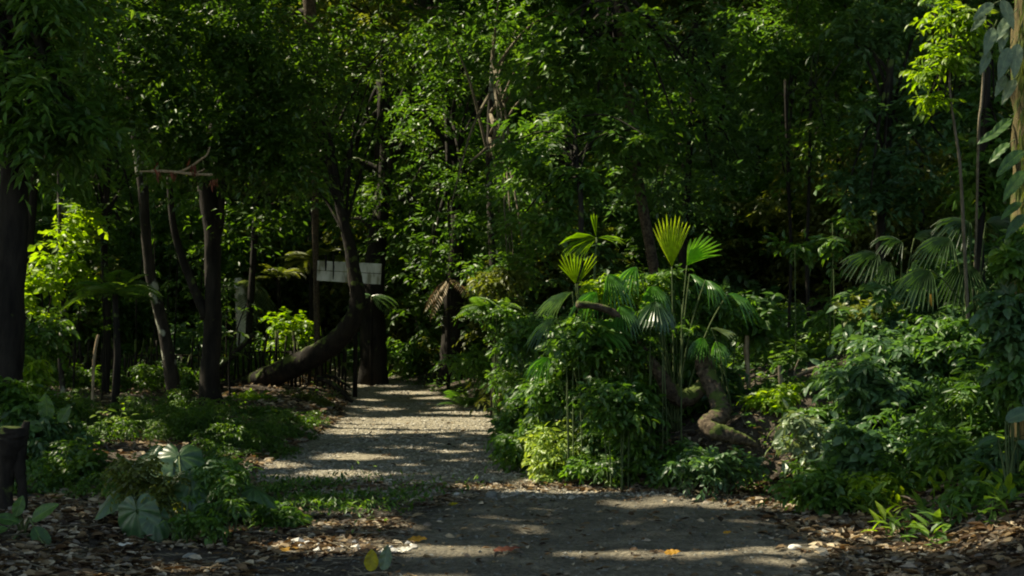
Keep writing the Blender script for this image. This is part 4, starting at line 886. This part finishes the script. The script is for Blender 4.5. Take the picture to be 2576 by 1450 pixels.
def big_leaves(name, items, label, mat, root=None, part='leaf', W=.42):
    """items: (u,v,Y,du,dv,len px,tilt)"""
    for (u, v, Y, du, dv, ln, ty) in items:
        p = P(u, v, Y); L = px(ln, Y) * .82; d = unit(D(du, dv, ty)); nn = unit(np.array([random.uniform(-.4, .4), -1, .7]))
        mb = MB(); big_leaf(mb, p, d, nn, L, W, random.random()); o = mb.build(part, M[mat], root, True)
        st = MB(); q = p - d * L * .35; tube(st, [p, q], [.003, .004], 4); st.build('petiole', M['stem'], o, True)
def heart_leaf(mb, p, d, nn, L, W, r, droop):
    s = unit(np.cross(nn, d)); nn = np.cross(d, s); na, ns = 48, 9
    A = [0, 14, 35, 60, 90, 120, 148, 168, 176, 180]; R = [.76, .64, .53, .48, .46, .46, .42, .30, .16, .07]
    vs, rr = [], []
    for i in range(ns + 1):
        q = i / ns
        for j in range(na):
            th = 2 * pi * j / na; dg = abs((math.degrees(th) + 180) % 360 - 180); rad = float(np.interp(dg, A, R)) * (1 + .03 * math.sin(th * 9 + r * 9) * q)
            x, y = math.cos(th) * rad * q, math.sin(th) * rad * q * W * 1.1; ph = (th * 12 / (2 * pi)) % 1
            h = -.10 * abs(y) - droop * x * abs(x) - .25 * max(0, q - .6) * rad * .5 + .012 * math.cos(th * 12) * q + .015 * math.sin(th * 5 + r * 20) * q
            vs.append(p + d * L * x + s * L * y + nn * L * h + np.array([0, 0, -1]) * L * .18 * q * q * rad)
            rr.append(min(1, max(0, r * .45 + (.5 if min(ph, 1 - ph) < .09 else 0) + .1 * math.sin(7 * x * 3 + 5 * y * 3))))
    t_ = []
    for i in range(ns):
        for j in range(na): a = i * na + j; b = i * na + (j + 1) % na; t_ += [[a, b, b + na], [a, b + na, a + na]]
    mb.add(vs, t_, np.array(rr))
def big_leaf(mb, p, d, nn, L, W, r, droop=.25, wave=.03, heart=False, nl=26, nw=8):
    if heart: return heart_leaf(mb, p, d, nn, L, W, r, droop)
    rr = []
    s = unit(np.cross(nn, d)); nn = np.cross(d, s); vs = []
    for i in range(nl + 1):
        t = i / nl
        w_ = (math.sin(pi * t ** .75) ** .8 if 0 < t < 1 else 0) * W * L * .5
        if heart: w_ = W * L * .5 * (math.sqrt(max(0, 1 - ((t - .32) / .34) ** 2)) if t < .32 else (max(0, 1 - ((t - .32) / .68) ** 1.7)) ** .75)
        for j in range(-nw, nw + 1):
            f = j / nw
            back = -.28 * L * (abs(f) ** 1.2) * max(0, 1 - t / .35) if heart else 0
            q = p + d * (L * t + back) + s * f * (w_ if not (heart and t < .3) else max(w_, W * L * .34)) * (1 if not (heart and t == 0) else 1)
            q = q + nn * (abs(f) * .16 * w_ + wave * L * math.sin(t * 22 + abs(f) * 3) * abs(f) * .5) + np.array([0, 0, -1]) * droop * L * t * t
            vs.append(q); lat = (t * 9 - abs(f) * 1.7) % 1.0; rr.append(min(1, max(0, r * .45 + (.5 if abs(f) < .07 else 0) + (.3 if lat < .2 else 0) + .12 * math.sin(9 * t + 5 * f + 20 * r))))
    k = 2 * nw + 1; t_ = []
    for i in range(nl):
        for j in range(k - 1): a = i * k + j; t_ += [[a, a + 1, a + k + 1], [a, a + k + 1, a + k]]
    mb.add(vs, t_, np.array(rr))
big_leaves('', [(2545, 40, 10.9, -.6, .7, 90, -.2), (2500, 10, 10.9, -1, .5, 80, -.2), (2560, 110, 10.8, -.2, 1, 95, -.2), (2530, 60, 10.9, -.3, 1, 80, -.2), (2500, 70, 10.9, -.5, 1, 85, -.3),
                (2540, 120, 10.8, -.5, 1, 95, -.2), (2490, 130, 10.9, -.6, 1, 70, -.2), (2555, 200, 10.9, -.7, .9, 80, -.2), (2530, 190, 10.9, -.6, .8, 70, -.3), (2520, 0, 10.8, .4, 1, 85, -.2), (2480, 40, 11, -.8, .6, 60, 0)], '', 'grey_leaf', rt)
big_leaves('', [(2575, 380, 10.7, -1, .6, 110, -.2), (2580, 430, 10.7, -1, .9, 110, -.3), (2570, 510, 10.7, -1, .5, 80, -.2), (2580, 540, 10.7, -1, .8, 90, -.2), (2545, 300, 11, -.8, .5, 90, 0), (2520, 330, 11, -1, .3, 80, 0), (2540, 360, 11, -1, .7, 80, 0)], '', 'mid', rt, W=.38)

mb = MB(); n = 700; v_ = rng.uniform(-40, 760, n); ph = rng.uniform(-2.6, .2, n); c_ = np.array([P(2597, v, 11) for v in v_])
rr_ = px(46, 11) * (1 + .1 * rng.random(n)); pos = c_ + np.stack([np.cos(ph) * rr_, np.sin(ph) * rr_, 0 * v_], -1)
ax = np.stack([np.cos(ph) * .25, np.sin(ph) * .25, -np.ones(n)], -1) + rng.normal(size=(n, 3)) * .12
mb.add(*place_leaves(T_DIA, pos, ax, np.stack([np.cos(ph), np.sin(ph), 0 * ph], -1), rng.uniform(.08, .2, n), .14, rng.random(n))); mb.build('moss', M['olive'], rt)
# elephant ear and other big-leaved plants at the lower left
def leaf_plant(base, items, label, mat, heart, W, name, cat='plant', wave=.02):
    r0 = empty(name, base, label, cat)
    for (u, v, Y, du, dv, dy, ln, nn) in items:
        p = P(u, v, Y); L = px(ln, Y); mb = MB(); big_leaf(mb, p, unit(D(du, dv, dy)), unit(np.array(nn, float)), L, W, random.random(), droop=.12, wave=wave, heart=heart)
        o = mb.build('leaf', M[mat], r0, True)
        st = MB(); q, r = smooth_path([np.array(base) - [0, 0, .03], (np.array(base) + p) / 2 + [0, .03, .06], p], [.012, .009, .006], 5); tube(st, q, r, 5); st.build('petiole', M['stem'], o, True)
b = G(460, 1370)
leaf_plant(b, [(450, 1150, 11.3, .15, .9, -.7, 150, (.1, -.6, .9)), (570, 1170, 11.3, .6, .5, -.5, 130, (.5, -.6, .8)), (375, 1165, 11.3, -.75, .8, -.2, 165, (-.5, -.8, .5)), (480, 1200, 11, .3, .6, -.7, 120, (-.1, -.5, 1)),
               (345, 1285, 10.6, .15, 1, -.2, 140, (-.3, -1, .4)), (390, 1300, 10.6, .5, .9, -.3, 90, (.4, -1, .5)), (520, 1290, 10.8, .5, .6, -.5, 90, (.3, -.6, .9)), (640, 1230, 11, .9, .4, -.2, 90, (.2, -.3, 1)), (560, 1240, 11.1, .8, .4, -.4, 110, (.1, -.4, 1)), (300, 1240, 10.9, -.8, .6, -.4, 100, (-.3, -.6, .9))],
           'elephant ear plant with huge dusty heart-shaped leaves at the lower left', 'taro', True, .82, 'elephant_ear', wave=.045)
b = G(55, 1350)
leaf_plant(b, [(40, 1300, 10, .25, -1, .1, 62, (.2, -1, .5)), (80, 1310, 10, 1, -.75, -.1, 88, (-.2, -1, .8)), (50, 1315, 10, -1, -.3, -.1, 80, (.2, -.8, 1)), (85, 1325, 9.9, .7, 1, -.2, 90, (.3, -1, .8)), (20, 1330, 9.9, -1, .2, -.3, 70, (0, -.6, 1)), (125, 1385, 9.8, 1, .15, -.3, 55, (0, -.6, 1)), (15, 1400, 9.7, .9, -.5, -.2, 50, (0, -1, 1)), (120, 1390, 9.7, -.1, 1, -.2, 40, (0, -1, .6))],
           'broad-leaved plant with fresh green lance leaves in the lower left corner', 'mid', False, .5, 'broadleaf_plant')
b = G(2540, 1260)
leaf_plant(b, [(2530, 1060, 10.3, .9, -.5, -.1, 90, (-.3, -1, .7)), (2510, 1100, 10.3, -.8, .2, -.2, 60, (0, -.6, 1)), (2560, 1110, 10.2, .8, .5, -.2, 60, (0, -.8, .8)), (2540, 1320, 9.9, .8, .2, -.3, 70, (0, -.7, 1)), (2470, 1290, 10, -.3, 1, -.1, 50, (0, -1, .4))],
           'plant with ribbed grey-green leaves at the right edge', 'taro', False, .45, 'broadleaf_plant')
b = G(110, 1110)
leaf_plant(b, [(120, 1060, 14, -.1, -1, 0, 80, (0, -1, .3)), (150, 1065, 14, .5, -1, 0, 60, (0, -1, .3)), (110, 1080, 14, -1, -.4, 0, 60, (0, -1, .5))], 'upright paddle-leaved plant left of the pale stick', 'mid', False, .5, 'paddle_plant')

# ------------------------------------------------------------------ dead wood
def grd(lst, k=0):
    Y = float(G(lst[k][0], lst[k][1])[1]); return [(u, v, Y + (y - lst[k][2]), r) for u, v, y, r in lst]
def wood_thing(path, name, label, mat, cat, seg=9, rough=.08, m=5, extra=()):
    p, r = screen_path(path, m); g = p[np.argmin(p[:, 2])]
    mb = MB(); tube(mb, p, r, seg, rough)
    if not extra:
        o = mb.build(name, M[mat], None, True); return tag(o, label, cat)
    r0 = empty(name, g, label, cat); mb.build('stem', M[mat], r0, True)
    for e in extra:
        p, r = screen_path(e, 4); mb = MB(); tube(mb, p, r, 5, rough); mb.build('twig', M[mat], r0, True)
    return r0
wood_thing([(1452, 766, 14.2, 9), (1500, 772, 14.3, 9), (1545, 790, 14.4, 10), (1585, 835, 14.5, 10), (1618, 880, 14.6, 11), (1655, 935, 14.7, 16), (1688, 982, 14.8, 21), (1720, 1003, 14.8, 23), (1755, 985, 14.8, 20), (1778, 945, 14.9, 14), (1790, 880, 15, 8)], 'liana', 'hooked brown liana sagging below the palm clump', 'bark_brown', 'liana', 14, .17, 8)
wood_thing([(1762, 902, 14.6, 15), (1772, 930, 14.6, 20), (1792, 972, 14.5, 22), (1808, 1010, 14.4, 23), (1814, 1040, 14.3, 25), (1795, 1060, 14.2, 24), (1775, 1068, 14.1, 20), (1800, 1085, 14, 21), (1840, 1098, 14, 19), (1875, 1108, 14, 13), (1905, 1122, 14, 5)], 'twisted_trunk', 'mossy twisted trunk folded like a knee beside the hooked liana', 'bark_brown', 'trunk', 14, .16, 8)
wood_thing(grd([(1884, 985, 16.2, 6), (1880, 920, 16.2, 6), (1877, 888, 16.2, 7), (1879, 845, 16.2, 6)]), 'stick', 'pale upright stick standing lit in the undergrowth', 'wood', 'stick', 7, .12)
wood_thing(grd([(1968, 1000, 15.6, 7), (1964, 960, 15.6, 7), (1960, 920, 15.6, 4)]), 'stake', 'short pointed grey stake right of the pale upright stick', 'twig', 'stake', 7, .1)
wood_thing([(1955, 1005, 15.5, 8), (1985, 965, 15.5, 7), (2020, 938, 15.5, 6.5), (2062, 925, 15.5, 6), (2085, 918, 15.5, 5), (2125, 912, 15.6, 3)], 'branch', 'curved fallen branch with twigs on the right slope', 'twig', 'branch', 7, .1, extra=[[(1998, 955, 15.5, 3), (2000, 930, 15.5, 2), (2010, 905, 15.5, 1.5)], [(2005, 950, 15.5, 2), (2025, 925, 15.5, 1.5)], [(1960, 1000, 15.5, 4), (2010, 1000, 15.5, 3), (2050, 995, 15.5, 2)], [(2090, 916, 15.6, 2), (2110, 895, 15.6, 1.5)], [(2085, 918, 15.6, 2), (2115, 905, 15.5, 1.5), (2140, 890, 15.5, 1)]])
wood_thing(grd([(233, 1050, 15.8, 4), (234, 960, 15.8, 4), (237, 900, 15.8, 4), (243, 862, 15.8, 4), (248, 843, 15.8, 4)]), 'stick', 'tall thin pale stick with a bent tip, left of the dark trunks', 'wood', 'stick', 6, .08)
wood_thing(grd([(480, 985, 24, 9), (530, 940, 24, 9), (575, 905, 24, 8), (610, 870, 24, 7), (638, 842, 24, 6)]), 'branch', 'straight broken branch leaning across the base of the dark trunk', 'bark_moss', 'branch', 7, .1)
wood_thing(grd([(440, 985, 24, 6), (530, 968, 24, 6), (590, 968, 24, 6)]), 'branch', 'horizontal dead branch lying behind the forked trunk', 'bark', 'branch', 6, .1)
wood_thing(grd([(310, 1095, 15, 7), (350, 1098, 15, 8), (385, 1080, 15, 7), (428, 1045, 15, 5)]), 'branch', 'bent mossy yellow branch on the ground left of the bank', 'bark_moss', 'branch', 7, .12)
wood_thing(grd([(370, 1105, 15, 4), (420, 1112, 15, 4), (470, 1100, 15, 3)]), 'branch', 'thin mossy branch low in front of the bent one', 'bark_moss', 'branch', 6, .12)
wood_thing([(1180, 410, 25, 3), (1210, 385, 25, 3), (1225, 370, 25, 2)], 'vine', 'short grey looped vine hanging in the centre foliage', 'twig', 'vine', 5, .1)
# snag with rusty dead leaves
sn = wood_thing([(380, 431, 19.6, 4), (430, 432, 19.6, 4), (480, 438, 19.6, 4), (535, 440, 19.6, 3.5)], 'dead_branch', 'dead forked branch with hanging rusty leaves between the dark trunks', 'wood', 'branch', 6, .1,
    extra=[[(430, 438, 19.6, 3), (470, 425, 19.6, 3), (500, 405, 19.6, 3), (520, 390, 19.6, 2.5), (528, 370, 19.6, 2)], [(350, 432, 19.6, 2), (380, 431, 19.6, 3)], [(460, 436, 19.6, 2.5), (500, 432, 19.6, 2), (515, 425, 19.6, 2)]])
mb = MB()
for (u, v, n) in [(485, 415, 9), (535, 450, 9), (395, 425, 6), (440, 435, 5)]:
    p = P(u, v, 19.55) + rng.normal(size=(n, 3)) * .03; ax = rng.normal(size=(n, 3)) * .25; ax[:, 2] -= 1
    mb.add(*place_leaves(T_LEAF, p, ax, rdir(n), .14, .25, rng.random(n)))
mb.build('dead_leaves', M['rust'], sn)
# mossy stump pair at the left edge
r0 = empty('tree_stump', G(40, 1290), 'rotten mossy stump split into two legs at the left edge', 'stump')
mb = MB(); Y = r0.location.y
p_, r_ = screen_path([(15, 1310, Y, 17), (15, 1230, Y, 17), (22, 1170, Y, 20), (30, 1120, Y, 34), (34, 1095, Y, 36), (36, 1075, Y, 30)]); tube(mb, p_, r_, 12, .14); mb.build('trunk', M['bark_moss'], r0, True)
mb = MB(); p_, r_ = screen_path([(58, 1300, Y, 12), (56, 1230, Y, 11), (50, 1180, Y, 14), (55, 1110, Y, 14), (68, 1060, Y, 7)]); tube(mb, p_, r_, 10, .16); mb.build('root', M['bark_moss'], r0, True)

for k in range(26):
    u = random.uniform(30, 600); Y = random.uniform(24, 33); x = P(u, 900, Y)[0]; g = float(H(x, Y)); top = P(u, random.uniform(560, 800), Y)[2]
    r0 = empty('thin_stem', (x, Y, g), 'thin dark stem among many in the shade of the left understorey', 'sapling', 'thin stems in the left understorey')
    p, r = smooth_path([(x, Y, g - .1), (x + random.uniform(-.1, .1), Y, (g + top) / 2), (x + random.uniform(-.3, .3), Y, top)], [.022, .016, .008], 5)
    mb = MB(); tube(mb, p, r, 5, .1); mb.build('stem', M['bark'], r0, True)
    mb = MB(); clumps(mb, p[[5, 7, 9, 10]], .3, 4, 5, .13, .45, thin=.3); mb.build('foliage', M['small'], r0)
# ------------------------------------------------------------------ bank of roots
for k, (pts, lab) in enumerate([([(800, 950, 30, 6), (835, 965, 29.6, 7), (865, 990, 29.4, 6), (885, 1012, 29.2, 4)], 'thick exposed root running down the bank beside the track'),
    ([(780, 985, 28, 5), (815, 1005, 27.6, 5), (840, 1025, 27.2, 4)], 'lower exposed root on the bank beside the track'),
    ([(815, 945, 30.5, 4), (845, 950, 30.3, 4), (880, 975, 30, 3)], 'thin exposed root, topmost on the root bank')]):
    wood_thing(pts, 'root', lab, 'bark', 'root', 6, .12)
# ------------------------------------------------------------------ stick fence
def fence(ua, ub, Ya, Yb, n, lab, v0, v1):
    a = P(ua, 950, Ya); r0 = empty('stick_fence', (a[0], Ya, H(a[0], Ya)), lab, 'fence', )
    tops = []
    for k in range(n):
        f = (k + random.uniform(-.3, .3)) / (n - 1); u = ua + (ub - ua) * f; Yk = Ya + (Yb - Ya) * f; x = P(u, 900, Yk)[0]; g = float(H(x, Yk)); top = P(u, random.uniform(v0, v1), Yk)[2]
        mb = MB(); tube(mb, [(x, Yk, g - .1), (x + random.uniform(-.04, .04), Yk, (g + top) / 2), (x + random.uniform(-.08, .08), Yk, top)], [random.uniform(.016, .034)] * 3, 5, .1)
        mb.build('stake', M['bark_moss' if k % 3 else 'bark'], r0, True)
    mb = MB(); p = [P(ua + (ub - ua) * f, v0 * .35 + 600 + random.uniform(-3, 3), Ya + (Yb - Ya) * f + .06) for f in (0, .3, .6, 1)]; tube(mb, p, [.018, .02, .02, .018], 6, .1); mb.build('rail', M['bark'], r0, True)
fence(590, 868, 31.4, 30.6, 30, 'rickety fence of thin upright sticks below the signboard', 825, 890)
fence(70, 560, 29.5, 29.5, 46, 'long dark run of stick fence behind the left trunks', 845, 900)

# ------------------------------------------------------------------ signboard
m, nt_, b_ = newmat('weathered_white_paint')
geo = nt_.nodes.new('ShaderNodeNewGeometry'); nz = nt_.nodes.new('ShaderNodeTexNoise'); nz.inputs['Scale'].default_value = 3; nz.inputs['Detail'].default_value = 8
mp = nt_.nodes.new('ShaderNodeMapping'); mp.inputs['Scale'].default_value = (3, 1, .8); nt_.links.new(geo.outputs['Position'], mp.inputs[0]); nt_.links.new(mp.outputs[0], nz.inputs['Vector'])
nt_.links.new(ramp(nt_, nz.outputs['Fac'], [(.36, (.22, .22, .15)), (.48, (.50, .51, .45)), (.7, (.66, .67, .62))]), b_.inputs['Base Color']); b_.inputs['Roughness'].default_value = .6
M['paint'] = m
YS = 30.6
c0, c1 = P(799, 656, YS), P(960, 664, YS); c2, c3 = P(797, 706, YS), P(957, 716, YS)
gx_ = (c0[0] + c1[0]) / 2 + .12
r0 = empty('signboard', (gx_, YS, H(gx_, YS)), 'blank weathered white signboard of two planks behind the leaning trunk', 'sign')
def slab(a, b, c, d, th):
    """a top-left, b top-right, c bottom-left, d bottom-right"""
    f = [a, b, d, c]; v = f + [q + np.array([0, th, 0]) for q in f]
    return np.array(v), np.array([[0, 2, 1], [0, 3, 2], [4, 5, 6], [4, 6, 7], [0, 1, 5], [0, 5, 4], [1, 2, 6], [1, 6, 5], [2, 3, 7], [2, 7, 6], [3, 0, 4], [3, 4, 7]])
m0, m1 = c0 * .53 + c2 * .47, c1 * .53 + c3 * .47; n0, n1 = c0 * .50 + c2 * .50, c1 * .50 + c3 * .50
for q in ((c0, c1, m0, m1), (n0, n1, c2, c3)):
    mb = MB().add(*slab(*q, .03)); mb.build('plank', M['paint'], r0)
mb = MB(); gz = float(H(gx_, YS)); tube(mb, [(gx_, YS + .09, gz - .2), (gx_, YS + .09, 1.6), (gx_, YS + .09, c0[2] + .02)], [.05, .05, .045], 8, .05); mb.build('post', M['bark'], r0, True)
for (u, v0, v1, wd, lab) in [(819, 640, 682, 3.2, 'short dark root strand hanging over the signboard'), (838, 640, 704, 2.6, 'longer dark root strand hanging down over the signboard')]:
    wood_thing([(u, v0, YS - .15, wd), (u + 1, (v0 + v1) / 2, YS - .15, wd), (u, v1, YS - .15, wd * .4)], 'hanging_root', lab, 'bark', 'root', 6, .2)

for u, v, Y, lab in [(2338, 754, 14.6, 'yellowed leaf on top of the right slope bushes')]:
    mb = MB(); big_leaf(mb, P(u, v - 14, Y), unit(np.array([.2, -.2, -1.])), unit(np.array([-.3, -1, .2])), .11, .5, .5, nl=10, nw=3); tag(mb.build('yellow_leaf', M['yellow'], None, True), lab, 'leaf')
# ------------------------------------------------------------------ single fallen leaves and stones
def fallen(u, v, L, a, mat, label, W=.45, curl=.3, name='fallen_leaf', up=0):
    p = G(u, v) + [0, 0, .02]; mb = MB()
    d = unit(np.array([math.cos(a), math.sin(a), up])); big_leaf(mb, p - d * L / 2 * (0 if up > .5 else 1), d, unit(np.array([0, -.55, 1]) if up < .5 else np.array([.2, -1, 0])), L, W, random.random(), droop=-.1 if up < .5 else .05, wave=.06)
    tag(mb.build(name, M[mat], None, True), label, 'leaf')
fallen(1050, 1368, .17, -.4, 'yellow', 'large curled orange-yellow leaf on the edge of the muddy clearing')
fallen(725, 1393, .16, .35, 'yellow', 'orange leaf left of the white stones', W=.32)
fallen(1692, 1405, .12, .1, 'yellow', 'orange leaf alone on the mud at the bottom', W=.5)
fallen(932, 1450, .16, 1.5, 'yolive', 'upright olive-yellow leaf at the bottom edge', W=.6, up=2.5)
fallen(964, 1450, .19, 1.2, 'grey_leaf', 'upright grey-green leaf beside the olive-yellow one', W=.45, up=2.5)
fallen(922, 1404, .17, .05, 'dry', 'flat reddish-brown leaf lying above the two upright leaves', W=.45)
fallen(1140, 1277, .10, .1, 'yolive', 'small yellow leaf at the edge of the mud')
fallen(1275, 1394, .2, .05, 'rust', 'dark curled leaf lying on the bright strip of mud', W=.3)
fallen(300, 1389, .2, .05, 'white', 'long bleached leaf on the ground below the elephant ear', W=.16)
fallen(1830, 1348, .08, .4, 'yellow', 'small tan-orange leaf on the right of the mud')
fallen(575, 1140, .3, .3, 'white', 'long bleached strap leaf arching beyond the elephant ear', W=.14)
fallen(1015, 1395, .14, .3, 'white', 'folded white leaf at the right end of the pale stones', W=.4)
def stone(u, v, s, mat, label, flat=.6):
    p = G(u, v); mb = MB(); n1, n2 = 9, 14; vs = []; sd = random.uniform(0, 50)
    for i in range(n1 + 1):
        th = pi * i / n1
        for j in range(n2):
            ph = 2 * pi * j / n2; q = np.array([math.sin(th) * math.cos(ph), math.sin(th) * math.sin(ph), math.cos(th)])
            rr = 1 + .28 * float(fbm(q[0] * 1.3 + sd + q[2], q[1] * 1.3 + sd, 1.0, 3)); vs.append(p + q * rr * s * np.array([1.15, .9, flat]) + [0, 0, s * flat * .4])
    t_ = []
    for i in range(n1):
        for j in range(n2): a = i * n2 + j; b = i * n2 + (j + 1) % n2; t_ += [[a, b, b + n2], [a, b + n2, a + n2]]
    mb.add(vs, t_, random.random()); tag(mb.build('stone', M[mat], None, True), label, 'stone'); return mb
stone(2000, 1388, .045, 'pale_rock', 'small white stone at the right edge of the mud')
stone(2085, 1345, .055, 'grey_rock', 'grey-green rounded stone in the dead leaves at the right')
stone(1237, 1252, .05, 'grey_rock', 'dark lump of stone where the gravel meets the mud', .9)
stone(1150, 1248, .028, 'pale_rock', 'tiny white pebble on the gravel edge')
stone(995, 1262, .05, 'grey_rock', 'dark rounded stone in the litter left of the mud')
stone(480, 1408, .05, 'grey_rock', 'flat grey stone at the bottom left')
stone(560, 1425, .045, 'grey_rock', 'grey stone near the bottom edge, right of the flat one')
LABW = 'broken piece of white stone in the sunlit strip of litter'
for k in range(26):
    u = random.uniform(750, 1040); v = 1385 + random.uniform(-16, 12) + (u - 900) * .01
    p = G(u, v); mb = MB(); rocks(mb, np.array([p + [0, 0, .01]]), random.uniform(.025, .06), .5); tag(mb.build('stone', M['pale_rock']), LABW, 'stone', 'white stone pieces in the lit strip')
print('verts', sum(len(o.data.vertices) for o in scene.objects if o.type == 'MESH'))
